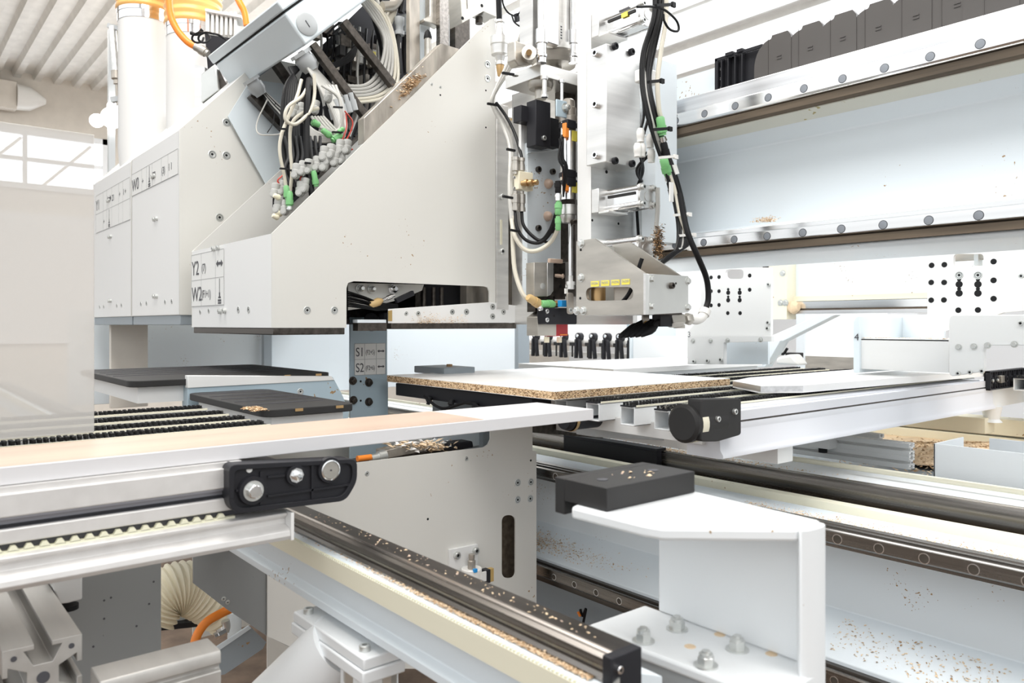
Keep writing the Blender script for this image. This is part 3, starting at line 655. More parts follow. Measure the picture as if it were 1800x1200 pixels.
# grey bundle leaving the gland and sweeping down right
for k in range(9):
    o_ = k*2.6
    cab([(540+k*1.5, 118, -2.03-k*.003), (560+o_, 150, -2.0-k*.006), (578+o_, 185-k, -1.98-k*.006), (590+o_*.9, 220, -1.97), (580+o_*.8, 238+k*.6, -1.97), (556, 232+k*2, -1.99), (535, 215, -2.02)], .0042, 'grey_cable')
# black thick hoses left of it
for k in range(7):
    cab([(527-k*3, 118, -2.06), (503+k*3.2, 150, -2.03), (496+k*4.6, 200, -2.0), (498+k*4.5, 260, -1.98), (503+k*4.2, 310, -1.95), (508+k*4, 350-k*3, -1.93)], .0052, 'black_cable')
cab([(544, 140, -1.88), (540, 170, -1.86), (539, 230, -1.85), (541, 290, -1.84), (549, 345, -1.83)], .0085, 'black_cable')
# beige pair
cab([(530, 140, -1.88), (522, 170, -1.87), (505, 210, -1.86), (494, 240, -1.86), (492, 270, -1.86), (500, 310, -1.86), (505, 345, -1.86)], .0045, 'beige_cable')
cab([(552, 130, -1.86), (553, 165, -1.86), (545, 195, -1.85), (520, 218, -1.85), (502, 210, -1.85), (506, 188, -1.85), (530, 170, -1.86), (542, 150, -1.87)], .0045, 'beige_cable')
cab([(560, 190, -1.87), (530, 200, -1.87), (512, 220, -1.87), (510, 260, -1.87), (513, 300, -1.87), (510, 340, -1.87)], .0045, 'beige_cable')
for k in range(5): cab([(548+k*5, 205, -1.9), (560+k*8, 222+k*2, -1.88), (585+k*5, 232+k*2, -1.88), (600, 220-k*6, -1.88), (603-k*2, 190-k*5, -1.89), (590-k*6, 150, -1.92)], .004, 'grey_cable')
# loop of grey cables right, round the struts
for k in range(6):
    cab([(628+k*4, -5, -2.12), (655+k*5, 30, -2.1), (676+k*4, 70+k*3, -2.08), (668+k*6, 120+k*5, -2.06), (645+k*5, 148+k*5, -2.05), (612, 151+k*6, -2.06), (585, 145+k*7, -2.1)], .0052, 'beige_cable' if k > 3 else 'grey_cable')
for k in range(5): cab([(640+k*7, -5, -2.15), (655+k*6, 30, -2.15), (668+k*5, 75, -2.13), (672, 110, -2.13), (665, 150, -2.14)], .006, 'grey_cable' if k % 2 else 'black_cable')
# dark background hoses behind
for k in range(10): cab([(560+k*12, 30+k*3, -2.2), (565+k*11, 80, -2.19), (556+k*12, 130, -2.2), (570+k*10, 190, -2.18), (560+k*9, 240, -2.16)], .0045, 'black_cable' if k % 3 else 'grey_cable')
for k in range(6): cab([(575+k*10, 60, -2.1), (600+k*6, 40+k*6, -2.1), (625+k*3, 60, -2.1), (622-k*3, 100, -2.1), (590-k*4, 118, -2.1)], .0035, 'black_cable')
for k in range(8): cab([(500+k*9, 240, -1.97), (507+k*8, 275-k*2, -1.95), (500+k*10, 300-k*3, -1.93), (514+k*9, 330-k*5, -1.9)], .0045, 'black_cable')
# second gland bundle
for k in range(6): cab([(458+k*1.5, 162, -2.34), (475+k*3, 185, -2.3), (492+k*3, 205-k, -2.24), (500+k*4, 230, -2.2)], .004, 'grey_cable' if k % 2 else 'black_cable')
cab([(470, 175, -2.3), (452, 215, -2.28), (455, 235, -2.25), (480, 237, -2.2), (500, 234, -2.1)], .0022, 'grey_cable')
cab([(484, 180, -2.3), (480, 215, -2.28), (470, 233, -2.25)], .0014, 'black_cable')
# red wires
cab([(606, 195, -1.87), (620, 215, -1.87), (612, 240, -1.87), (600, 255, -1.86), (596, 270, -1.86)], .002, 'red_wire', 'wire')
cab([(608, 200, -1.875), (609, 225, -1.87), (598, 255, -1.865)], .002, 'red_wire', 'wire')
cab([(620, 262, -1.84), (605, 268, -1.84), (590, 270, -1.84), (572, 284, -1.84), (550, 292, -1.84), (530, 310, -1.84), (528, 322, -1.84)], .002, 'red_wire', 'wire')
cab([(497, 308, -1.9), (488, 318, -1.9), (498, 328, -1.9)], .002, 'red_wire', 'wire')
def ties(lst):
    for a, c, X, w in lst:
        MB().bar(qx(a-w, c, X), qx(a+w, c+1, X), .006, .004).build('cable_tie', 'black_rubber', wr)
ties([(497, 226, -1.84, 9), (500, 296, -1.84, 8), (514, 299, -1.84, 6), (541, 286, -1.82, 5), (593, 232, -1.84, 9), (594, 188, -1.86, 8)])
def plug(pa, pb, X, r, mt, name='connector'):
    a, b_ = qx(*pa, X), qx(*pb, X); l = (b_-a).length
    return MB().lathe(a, b_-a, [(0, r*.7), (l*.15, r), (l*.55, r), (l*.55, r*1.15), (l*.85, r*1.15), (l*.85, r*.8), (l, r*.8)], 12).build(name, mt, wr)
plug((503, 326), (505, 350), -1.845, .0075, 'green_plastic'); plug((509, 336), (509, 364), -1.84, .0085, 'green_plastic'); plug((551, 300), (556, 328), -1.82, .0075, 'green_plastic')
plug((562, 220), (548, 214), -1.86, .008, 'green_plastic'); plug((566, 228), (582, 240), -1.86, .008, 'green_plastic'); plug((600, 236), (584, 247), -1.85, .0085, 'green_plastic')
plug((595, 232), (604, 226), -1.86, .006, 'green_plastic')
plug((510, 362), (509, 370), -1.838, .007, 'zinc')
def fitting(px_, py_, X, r=.011, up=None, mt='fitting_plastic'):
    up = up or Vector((0, .15, 1)); p = qx(px_, py_, X)
    b = MB(); b.lathe(p, up, [(-.004, r*.6), (.002, r), (.016, r*1.05), (.018, r*.85), (.022, r*.95), (.032, r*.95), (.034, r*.7)], 14); b.lathe(p+Vector((.004, -.003, .002)), (1, -.7, 0), [(0, r*.7), (.012, r*.7), (.012, r*.5), (.014, r*.5)], 10)
    o = b.build('push_fitting', mt, wr); return o
for a, c in ((519, 305), (530, 300), (541, 297), (555, 292), (568, 292), (574, 282), (587, 284), (598, 280), (568, 274), (580, 270), (596, 262), (608, 262), (534, 330), (527, 336)):
    fitting(a, c+6, -1.83-.01*random.random(), .0105+.002*random.random())
for a, c, X in ((576, 178, -1.95), (553, 198, -1.98), (515, 205, -1.93), (528, 203, -1.93), (500, 375, -1.86), (487, 372, -1.88), (482, 345, -1.9), (495, 340, -1.9)): fitting(a, c, X, .011)
for a, c in ((486, 343), (490, 372), (500, 368), (484, 378)): plug((a-5, c), (a+6, c+5), -1.87, .0065, 'cream_hose')
for k in range(6): cab([(484+k*2, 345+k*3, -1.88), (481, 352+k*2, -1.89), (487, 365+k, -1.88)], .0028, 'black_cable')
# valve terminals: dark blocks, little yellow labels
vb = thing('valve_terminal', 'dark valve terminal with yellow labels behind the grey cable loops', 'valve block', (-2.2, 1.1, .5))
for k in range(7):
    p = qx(583+k*12, 128-k*2, -2.22); b = MB().box(p, p+Vector((-.03, .014, .055))); o = b.build('valve', 'black_plastic' if k % 3 else 'tool_steel', vb, .001)
    MB().box(p+Vector((.0006, .002, .035)), p+Vector((0, .012, .048))).build('yellow_tag', 'yellow_label', o)
MB().obox(qx(570, 165, -2.24), (-.03, 0, 0), qx(690, 135, -2.24)-qx(570, 165, -2.24), (0, 0, .03)).build('rail', 'stained_steel', vb)
MB().obox(qx(575, 225, -2.26), (-.01, 0, 0), qx(700, 200, -2.26)-qx(575, 225, -2.26), (0, 0, .25)).build('back_plate', 'dark_steel', vb)
for k in range(6): MB().lathe(qx(590+k*11, 100+k*3, -2.2), EZ, [(0, .009), (.02, .009), (.02, .011), (.035, .011), (.037, .006)], 12).build('valve_cap', 'tool_steel' if k % 2 else 'fitting_plastic', vb)
MB().obox(qx(576, 300, -1.88), (-.05, 0, 0), qx(660, 215, -1.88)-qx(576, 300, -1.88), (0, -.03, -.03)).build('slanted_base', 'dark_steel', vb)
for k in range(5): MB().lathe(qx(588+k*9, 210-k*4, -2.0), (0, -.3, 1), [(0, .010), (.03, .010), (.03, .007), (.05, .007)], 12).build('cable_sleeve', 'grey_plastic', vb)

bk = thing('inner_machinery', 'dark cluttered machinery behind the cables inside the open head', 'machinery', (-2.2, 1.1, .4))
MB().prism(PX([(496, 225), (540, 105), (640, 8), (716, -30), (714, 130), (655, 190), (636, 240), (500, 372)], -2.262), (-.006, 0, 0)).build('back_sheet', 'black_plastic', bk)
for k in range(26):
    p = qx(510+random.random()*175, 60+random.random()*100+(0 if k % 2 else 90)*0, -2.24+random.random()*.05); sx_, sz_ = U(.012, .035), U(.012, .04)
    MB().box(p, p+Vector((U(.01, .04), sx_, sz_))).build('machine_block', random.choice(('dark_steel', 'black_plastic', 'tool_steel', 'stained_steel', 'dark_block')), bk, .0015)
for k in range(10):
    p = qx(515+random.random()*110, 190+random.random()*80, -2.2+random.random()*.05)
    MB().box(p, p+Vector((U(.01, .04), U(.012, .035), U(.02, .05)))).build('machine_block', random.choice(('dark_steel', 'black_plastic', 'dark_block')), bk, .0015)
# ================================================================ posts and blocks above the open head
def post(name, label, cat, px0, px1, py0, py1, X, dx, mt, bev=.001):
    a, c = qx(px0, py1, X), qx(px1, py0, X)
    t = thing(name, label, cat, (X, (a.y+c.y)/2, a.z))
    MB().box((X, a.y, a.z), (X+dx, c.y, c.z)).build('post', mt, t, bev); return t
post('yellowed_post', 'tall yellow stained steel post above the slanted ledge', 'post', 720, 738, -40, 125, -2.02, -.02, 'stained_steel')
post('blue_back_plate', 'pale blue upright plate right behind the yellow stained post', 'plate', 739, 756, -40, 110, -2.04, -.01, 'pale_blue_paint')
post('slide_bar', 'upright grey square steel bar above the slanted ledge', 'bar', 773, 789, -40, 80, -1.98, -.02, 'rail_steel')
post('slide_bar', 'dark upright square bar behind the head panel top, under the bolted block', 'bar', 800, 826, 18, 100, -1.98, -.03, 'dark_steel')
post('white_back_plate', 'white upright plate behind the steel bars above the head', 'plate', 789, 850, 40, 100, -2.06, -.01, 'head_paint')
t = thing('pointed_rod', 'dark round rod with pointed black cap standing above the slanted ledge', 'rod', qx(752, 110, -2.0))
MB().cyl(qx(752, 120, -2.0), qx(752, 68, -2.0), .0105).build('rod', 'tool_steel', t); MB().lathe(qx(752, 68, -2.0), EZ, [(0, .0125), (.006, .0125), (.02, .009), (.028, .002)]).build('cap', 'black_rubber', t)
t = thing('cylinder_yoke', 'grey cast yoke with rounded nose at the top beside the square bar', 'yoke', qx(770, 30, -2.0))
MB().prism(PX([(756, -30), (772, -30), (772, 48), (762, 42), (746, 38), (746, 32), (756, 28)], -2.0), (-.03, 0, 0)).build('yoke', 'tool_steel', t, .003)
MB().prism(PX([(790, -30), (812, -30), (808, 12), (798, 22), (790, 16)], -2.0), (-.03, 0, 0)).build('yoke', 'tool_steel', t, .003)
t = thing('bolted_block', 'pale grey machined block with bolt holes above the tip of the head panel', 'block', qx(840, 20, -1.80))
o = MB().prism(PX([(808, -30), (873, -30), (873, 30), (850, 20), (812, 41)], -1.80), (-.06, 0, 0)).build('block', 'tool_steel', t, .001)
MB().prism(PX([(820, -30), (845, -30), (840, 4), (822, 15)], -1.799), (.002, 0, 0)).build('recess', 'head_paint', t)
for a in ((847, 10), (813, 32)): screw(qx(*a, -1.80), EX, .005, o, 'hole', 'hole')
MB().lathe(qx(842, 42, -1.83), EZ, [(0, .011), (.02, .011)], 12).build('threaded_stud', 'dark_steel', t)
t = thing('grey_pipe', 'bent grey pipe elbow behind the cable loops at the top', 'pipe', qx(690, 20, -2.1))
MB().tube([qx(672, 12, -2.1), qx(690, 10, -2.1), qx(700, -2, -2.1), qx(705, -20, -2.1)], .016, 14).build('pipe', 'tool_steel', t)
MB().tube([qx(682, 40, -2.12), qx(690, 20, -2.12), qx(694, -4, -2.12)], .014, 14).build('pipe', 'beige_cable', t)
t = thing('hose_coupling', 'grey hose couplings with black hoses below, left of the stained post', 'coupling', qx(703, 60, -2.1))
for k, a in enumerate((702, 714)):
    MB().lathe(qx(a, 62-k*3, -2.1-.02*k), EZ, [(0, .016), (.012, .016), (.014, .012), (.03, .013), (.034, .016), (.055, .016), (.057, .012)], 14).build('coupling', 'grey_plastic', t)
    MB().tube([qx(a-2, 62, -2.1-.02*k), qx(a-3, 90, -2.1-.02*k), qx(a, 130, -2.1)], .009).build('hose', 'black_cable', t)
    MB().tube([qx(a+2, 22, -2.1-.02*k), qx(a+6, -2, -2.1-.02*k), qx(a+8, -20, -2.1)], .009).build('hose', 'black_cable', t)
MB().tube([qx(690, 60, -2.14), qx(690, 100, -2.14), qx(692, 140, -2.14)], .010).build('hose', 'black_cable', t)
def slitted(outer, inner):      # one ring of points with the hole's ring linked in
    outer = [Vector(p) for p in outer]; inner = [Vector(p) for p in inner]
    i, j = min(((i, j) for i in range(len(outer)) for j in range(len(inner))), key=lambda t: (outer[t[0]]-inner[t[1]]).length)
    inner = inner[::-1]; j = len(inner)-1-j
    return outer[:i+1]+inner[j:]+inner[:j+1]+outer[i:]
def rounded(pts2, r=6, n=4):
    # pixel polygon with rounded corners
    out = []
    for k, p in enumerate(pts2):
        p = Vector(p); a = Vector(pts2[k-1]); c = Vector(pts2[(k+1) % len(pts2)])
        u = (a-p).normalized()*min(r, (a-p).length/2); w = (c-p).normalized()*min(r, (c-p).length/2)
        for t in range(n+1): s = t/n; out.append(tuple((p+u)*(1-s)**2+p*2*s*(1-s)+(p+w)*s*s))
    return out
# ================================================================ tool carriage beside the head panel
tc = thing('tool_carriage', 'steel tool carriage between the head panel and the upright aluminium column', 'tool carriage', (-1.55, 1.4, 0))
MB().box((-1.72, qx(871, 300, -1.71).y, qx(871, 544, -1.71).z), (-1.705, qx(892, 300, -1.71).y, .62)).build('slotted_strip', 'aluminium', tc, .001)
for a in ((881, 346), (881, 442)): screw(qx(*a, -1.705), EX, .0085, tc, 'cap')
b = MB()
for k in range(7): b.box(qx(879, 385+k*0, -1.7045), qx(883, 430, -1.7035))
MB().box(qx(879, 386, -1.7055), qx(883, 430, -1.7035)).build('slot', 'cream_strip', tc)
MB().box((-1.75, qx(890, 300, -1.73).y, qx(890, 546, -1.73).z), (-1.735, qx(919, 300, -1.73).y, .60)).build('inner_strip', 'stained_steel', tc)
MB().cyl(qx(914, 546, -1.72), qx(914, 400, -1.72), .006).build('guide_rod', 'brass', tc)
MB().box((-1.70, qx(917, 500, -1.69).y, qx(917, 545, -1.69).z), (-1.685, qx(934, 500, -1.69).y, qx(934, 440, -1.69).z)).build('edge_strip', 'head_paint', tc)
screw(qx(923, 468, -1.685), EX, .003, tc, 'hole', 'hole')
MB().obox(qx(915, 493, -1.68), (0, .018, 0), (0, 0, .014), (.012, 0, 0)).build('clip', 'tool_steel', tc, .001)
MB().box((-1.72, 1.42, .0), (-1.26, 1.436, .66)).build('back_plate', 'aluminium', tc)
MB().box((-1.30, 1.30, .05), (-1.285, 1.42, .62)).build('side_wall', 'dark_steel', tc)
# plate under the big air cylinder
PCx, PCy = -1.40, 1.245
c0 = qx(950, 110, PCx); zt, zbt = c0.z, qx(950, 133, PCx).z
PX0 = qy(888, 140, PCy).x
MB().box((PX0, PCy, zbt), (PCx, 1.42, zt)).build('cylinder_plate', 'aluminium', tc, .001)
b = MB()
for px_, X in ((906, -1.50), (952, -1.42)): screw(qx(px_, 133, -1.46), -EZ, .008, tc, 'csk')
# big air cylinder
ac = thing('air_cylinder', 'large silver air cylinder with ribbed body standing on the carriage plate', 'air cylinder', (-1.47, 1.33, zt))
cx, cy = -1.45, 1.335
MB().lathe((cx, cy, zt+.045), EZ, [(0, .055), (.006, .062), (.02, .062), (.022, .052), (.4, .052)], 28).build('barrel', 'aluminium', ac)
MB().lathe((cx, cy, zt), EZ, [(0, .02), (.02, .02), (.022, .055), (.045, .062)], 28).build('bottom_cap', 'tool_steel', ac)
o = MB().obox(qx(936, 82, -1.42), (-.05, 0, 0), (0, .036, 0), (0, 0, .4)).build('ribbed_profile', 'aluminium', ac, .002)
MB().obox(qx(956, 72, -1.385), (-.02, 0, 0), (0, .05, 0), (0, 0, .4)).build('ribbed_profile', 'bright_steel', ac, .002)
MB().box(qx(984, 70, -1.384), qx(989, 40, -1.383)).build('type_label', 'label_white', ac)
for k in range(5): MB().box(qx(985, 68-k*5, -1.3835), qx(988, 66-k*5, -1.3825)).build('print_mark', 'ink', ac)
for px_, r in ((952, .010), (1008, .009)):
    X = -1.39
    q = MB().cyl(qx(px_, 100, X), qx(px_, -60, X), r, 20).build('tie_rod', 'bright_steel', ac)
    MB().lathe(qx(px_, 111, X), EZ, [(0, .012), (.012, .012), (.014, .014), (.02, .014), (.022, .012), (.045, .012), (.047, .015), (.08, .015)], 18).build('collar', 'chrome', ac)
MB().cyl(qx(930, 92, -1.40), qx(930, 92, -1.40)+Vector((-.03, .02, 0)), .018).build('port_boss', 'tool_steel', ac); MB().cyl(qx(930, 92, -1.398), qx(930, 92, -1.39), .007).build('port', 'brass', ac)
MB().prism([qx(905, 70, -1.42), qx(925, 78, -1.42), qx(940, 112, -1.42), qx(912, 116, -1.42), qx(905, 105, -1.42)], (-.03, 0, 0)).build('lug', 'tool_steel', ac, .003)
# parts hanging under the plate
for px_, py_, r, l in ((957, 134, .007, .045), (987, 140, .0055, .06)):
    MB().lathe(qx(px_, py_, -1.39), -EZ, [(0, r*1.3), (.008, r*1.3), (.008, r*.8), (l, r*.8), (l, r*1.3), (l+.006, r*1.3)], 6).build('stud', 'bright_steel', tc)
MB().lathe(qx(950, 136, -1.44), -EZ, [(0, .03), (.02, .032), (.03, .028), (.03, .014), (.055, .014)], 24).build('float_joint', 'tool_steel', tc)
X = -1.40
b = MB(); b.obox(qx(942, 255, X), (-.035, 0, 0), (0, qx(968, 255, X).y-qx(942, 255, X).y, 0), (0, 0, qx(942, 174, X).z-qx(942, 255, X).z))
b.build('black_clamp', 'black_plastic', tc, .0015)
b = MB(); a, c = qx(916, 212, X-.03), qx(942, 190, X-.03); b.box(a, (X-.06, c.y, c.z)); b.build('black_arm', 'black_plastic', tc, .001)
b = MB(); a, c = qx(962, 255, X-.012), qx(985, 175, X-.012); b.box(a, (X-.04, c.y, qx(962, 205, X-.012).z)); b.build('black_arm', 'black_plastic', tc, .001)
screw(qx(955, 243, X), EX, .006, tc, 'cap')
a, c = qx(916, 320, -1.46), qx(941, 207, -1.46); MB().box(a, (-1.47, c.y, c.z)).build('ivory_plate', 'head_paint', tc, .001)
for p_ in ((934, 217), (934, 232)): screw(qx(*p_, -1.46), EX, .0022, tc, 'hole', 'hole')
X = -1.45; a, c = qx(927, 520, X), qx(986, 262, X)
bp = MB().box((X-.02, a.y, a.z), (X, c.y, c.z)).build('slide_plate', 'pale_blue_paint', tc, .001)
for p_ in ((945, 298), (970, 302), (945, 401), (970, 405)): screw(qx(*p_, X), EX, .0075, bp, 'cap', 'screw', 'dark_steel')
for p_ in ((963, 323), (962, 380)):
    MB().lathe(qx(*p_, X), (1, -.3, 0), [(0, .013), (.004, .0125), (.012, .010), (.018, .006), (.020, .002)], 12).build('resin_blob', 'wood_laminate', bp)
MB().tube([qx(928, 275, X+.002), qx(932, 268, X+.002), qx(985, 264, X+.002)], .0018).build('edge_bead', 'pale_blue_paint', bp)
a, c = qx(985, 520, -1.46), qx(1016, 150, -1.46); MB().box((-1.48, a.y, a.z), (-1.46, c.y, c.z)).build('dark_slot', 'dark_steel', tc)
# mounting bracket and small round cylinder
sc = thing('round_cylinder', 'slim chrome round cylinder with black clamps, orange sensor and yellow label', 'air cylinder', qx(998, 300, -1.33))
X = -1.33
def cx_(px_, py_): return qx(px_, py_, X)
MB().lathe(cx_(999, 352), EZ, [(0, .0205), (cx_(999, 205).z-cx_(999, 352).z, .0205)], 28).build('barrel', 'bright_steel', sc)
MB().lathe(cx_(999, 392), EZ, [(0, .014), (.01, .018), (.018, .0185), (.019, .023), (.042, .023)], 28).build('lower_cap', 'aluminium', sc)
MB().lathe(cx_(999, 216), EZ, [(0, .0225), (.014, .0225), (.016, .019), (.034, .019), (.036, .016), (.052, .015), (.056, .010)], 28).build('upper_cap', 'stained_steel', sc)
for z_ in (222, 308, 322):
    MB().lathe(cx_(999, z_+4), EZ, [(0, .0225), (.010, .0225)], 28).build('clamp_band', 'black_plastic', sc)
    MB().box(cx_(984, z_+6)+Vector((.006, 0, 0)), cx_(1000, z_-6)+Vector((.026, 0, 0))).build('clamp_block', 'black_plastic', sc, .002)
for z0, z1 in ((244, 220), (318, 306), (337, 326)): MB().box(cx_(982, z0)+Vector((.012, 0, 0)), cx_(988, z1)+Vector((.024, 0, 0))).build('sensor', 'orange_plastic', sc, .001)
for z0, z1 in ((250, 234), (340, 323)): MB().box(cx_(995, z0)+Vector((.0195, 0, 0)), cx_(1003, z1)+Vector((.0225, 0, 0))).build('yellow_tag', 'yellow_label', sc)
MB().obox(cx_(971, 206)+Vector((.01, 0, 0)), (.004, 0, 0), (0, .034, 0), (0, 0, .040)).build('mount_tab', 'blue_grey_paint', sc, .004)
screw(cx_(986, 192)+Vector((.014, 0, 0)), EX, .008, sc, 'nut', 'nut')
MB().lathe(cx_(1003, 490), EZ, [(0, .0055), (cx_(1003, 392).z-cx_(1003, 490).z, .0055)], 16).build('piston_rod', 'chrome', sc)
MB().lathe(cx_(1003, 508), EZ, [(0, .009), (.010, .009), (.010, .011), (.018, .011), (.018, .006), (.032, .006)], 8).build('rod_nut', 'aluminium', sc)
b = MB()
for dx in (0, 7): b.prism([cx_(x_+dx, y_)+Vector((.008-dx*.002, 0, 0)) for x_, y_ in rounded([(993, 514), (1004, 514), (1005, 552), (994, 552)], 5)], (-.004, 0, 0))
b.build('fork_head', 'stained_steel', sc, .0008)
screw(cx_(999, 545)+Vector((.008, 0, 0)), EX, .006, sc, 'csk'); MB().box(cx_(992, 516)+Vector((.004, 0, 0)), cx_(996, 507)).build('clip', 'white_plastic', sc)
MB().cyl(cx_(995, 392)+Vector((.02, 0, 0)), cx_(1018, 389)+Vector((.02, 0, 0)), .006).build('pin', 'dark_steel', sc); 
b = MB()
for k in range(7): b.tube([cx_(975+U(-2, 5), 240+k*3)+Vector((.02, 0, 0)), cx_(970+U(-2, 9), 280)+Vector((.025, 0, 0)), cx_(976+U(-5, 6), 300)+Vector((.03, 0, 0)), cx_(980, 330+k*3)+Vector((.02, 0, 0))], .0022, 6)
b.build('sensor_cable', 'black_cable', sc)
# silencer with bronze tip at the head panel
sl_ = thing('silencer', 'silver silencer with bronze cone tip hanging at the head panel top corner', 'silencer', qx(880, 90, -1.66))
q0 = qx(879, 112, -1.66)
MB().lathe(q0, EZ, [(-.004, .013), (.004, .013), (.006, .011), (.02, .014), (.024, .024), (.048, .026), (.050, .023), (.052, .027), (.072, .027), (.076, .016), (.084, .013), (.10, .012), (.112, .010), (.112, .014), (.118, .014)], 24).build('body', 'aluminium', sl_)
MB().lathe(q0, -EZ, [(.004, .011), (.010, .011), (.034, .007), (.036, .002)], 20).build('bronze_tip', 'brass', sl_)
MB().tube([qx(878, 38, -1.66), qx(877, 10, -1.66), qx(876, -40, -1.66)], .008, 12).build('hose', 'black_cable', sl_)
MB().tube([qx(884, -20, -1.66), qx(884, 5, -1.66), qx(893, 22, -1.65), qx(908, 30, -1.64), qx(925, 40, -1.6)], .0025).build('cable', 'black_cable', sl_)
MB().tube([qx(900, 28, -1.64), qx(905, 40, -1.63), qx(920, 50, -1.6)], .0025).build('cable', 'black_cable', sl_)
MB().tube([qx(925, -8, -1.6), qx(914, 20, -1.6), qx(906, 30, -1.62)], .002).build('cable', 'black_cable', sl_)
MB().obox(qx(905, 40, -1.62), (.01, 0, 0), (0, .01, .004), (0, -.004, .022)).build('cable_clip', 'black_plastic', sl_)
# long cable run down the carriage
cr = thing('cable_run', 'grey and black cables running diagonally down the carriage, looping at the slide plate', 'wiring', qx(895, 300, -1.38))
def cc(pts, r, mt, name='cable'): return MB().tube([qx(a, c, X) for a, c, X in pts], r, 9).build(name, mt, cr)
for k in range(3):
    cc([(958-k*6, -20, -1.55), (935-k*6, 40, -1.55), (905-k*5, 105, -1.55), (867-k*2+k*2, 168, -1.56), (868+k*2, 190, -1.56), (886+k*3, 225, -1.54), (897+k*2, 262, -1.5), (896+k*2, 330, -1.46), (899+k*1.5, 385, -1.44)], .0055 if k < 2 else .004, 'grey_cable')
cc([(872, 180, -1.55), (890, 205, -1.53), (905, 235, -1.5), (915, 268, -1.46), (917, 280, -1.45)], .004, 'black_cable')
cc([(899, 385, -1.44), (905, 415, -1.42), (922, 438, -1.40), (945, 440, -1.38), (968, 425, -1.36), (981, 400, -1.33), (982, 378, -1.32)], .0052, 'beige_cable')
cc([(901, 380, -1.44), (902, 440, -1.43), (906, 480, -1.42), (918, 515, -1.40), (930, 527, -1.39)], .0055, 'beige_cable')
cc([(905, 372, -1.44), (909, 400, -1.42), (925, 422, -1.40), (950, 426, -1.38), (970, 405, -1.35), (979, 370, -1.32), (980, 345, -1.32)], .004, 'black_cable')
cc([(917, 372, -1.44), (920, 395, -1.42), (935, 414, -1.40), (952, 422, -1.38), (968, 402, -1.35), (977, 375, -1.32)], .0042, 'black_cable')
for a_, c_, w in ((893, 128, 10), (866, 182, 9), (898, 262, 7), (893, 345, 8), (905, 404, 8), (961, 424, 6)): MB().bar(qx(a_-w, c_, -1.40 if a_ > 890 else -1.54), qx(a_+w, c_+3, -1.40 if a_ > 890 else -1.54), .006, .005).build('cable_tie', 'black_rubber', cr)
def lplug(pa, pb, X, r, mt, name='connector', par=None):
    a, b_ = qx(*pa, X), qx(*pb, X); l = (b_-a).length
    return MB().lathe(a, b_-a, [(0, r*.75), (l*.1, r), (l*.5, r), (l*.5, r*1.15), (l*.85, r*1.15), (l*.85, r*.85), (l, r*.85)], 14).build(name, mt, par or cr)
lplug((928, 522), (950, 536), -1.38, .010, 'amber_tape', 'shrink_sleeve'); lplug((951, 534), (973, 535), -1.37, .0095, 'green_plastic'); lplug((973, 535), (980, 534), -1.37, .0075, 'brass')
lplug((981, 405), (981, 380), -1.31, .0065, 'green_plastic'); lplug((981, 378), (982, 355), -1.31, .008, 'green_plastic'); lplug((981, 354), (981, 340), -1.31, .007, 'chrome'); lplug((981, 340), (980, 318), -1.31, .007, 'black_rubber')
# beige valve with brass screws and push fittings
vv = thing('flow_valve', 'beige flow valve with two brass adjusting screws on the grey cable run', 'valve', qx(913, 320, -1.43))
MB().box(qx(903, 334, -1.45), qx(928, 306, -1.45)+Vector((.02, 0, 0))).build('body', 'cream_hose', vv, .002)
for a_ in (917, 927): MB().lathe(qx(a_, 322, -1.43), (1, .4, 0), [(0, .006), (.01, .006), (.01, .009), (.016, .009), (.016, .005), (.022, .005), (.022, .007), (.028, .007)], 10).build('adjusting_screw', 'brass', vv)
for a_ in (903, 902): pass
screw(qx(904, 312, -1.43), EX, .004, vv, 'csk'); screw(qx(904, 331, -1.43), EX, .004, vv, 'csk')
for a_, c0_, c1_ in ((906, 306, 276), (916, 306, 278), (906, 336, 370), (917, 336, 372)):
    a, b_ = qx(a_, c0_, -1.44), qx(a_, c1_, -1.44); l = (b_-a).length
    MB().lathe(a, b_-a, [(0, .006), (.006, .006), (.008, .0095), (l*.6, .0095), (l*.6, .008), (l*.8, .008), (l*.8, .0095), (l, .0095)], 12).build('push_fitting', 'tool_steel', vv)
# ---- tool head at the bottom
th = thing('drill_unit', 'small steel tool head with blue sensor, black side block and two white pins', 'tool head', qx(970, 560, -1.36))
X = -1.38
a, c = qx(939, 520, X), qx(962, 462, X)
MB().prism([Vector((X, p.y, p.z)) for p in (qx(962, 461, X), qx(973, 462, X), qx(973, 511, X), qx(968, 518, X), qx(962, 521, X))], (-.04, 0, 0)).build('chamfered_side', 'aluminium', th, .001)
MB().prism([qx(939, 461, X), qx(962, 461, X), qx(962, 521, X), qx(939, 521, X)], (-.03, 0, 0)).build('clamp_block', 'tool_steel', th, .001)
MB().lathe(qx(954, 503, X), EX, [(0, .0078), (.0006, .0078), (.0008, .0070)], 24).build('round_plug', 'zinc', th)
X2 = -1.40
MB().prism([qx(972, 463, X2), qx(994, 461, X2), qx(994, 526, X2), (qx(972, 526, X2))], (-.05, 0, 0)).build('back_block', 'dark_steel', th, .001)
MB().prism([qx(994, 461, X2), qx(1000, 460, X2), qx(1000, 505, X2), qx(994, 500, X2)], (-.05, 0, 0)).build('back_edge', 'aluminium', th)
screw(qx(985, 503, X2), EX, .004, th, 'hole', 'hole')
MB().lathe(qx(975, 484, X2), (.6, .8, -.1), [(0, .004), (.008, .005), (.016, .004), (.02, .007), (.024, .003)], 10).build('resin_blob', 'wood_laminate', th)
MB().box(qx(962, 462, X2), qx(985, 456, X2)+Vector((.01, 0, 0))).build('top_cap', 'wood_laminate', th, .002)
MB().prism([qx(941, 520, X2), qx(975, 520, X2), qx(975, 548, X2), qx(941, 548, X2)], (-.03, 0, 0)).build('neck', 'dark_steel', th)
X3 = -1.39
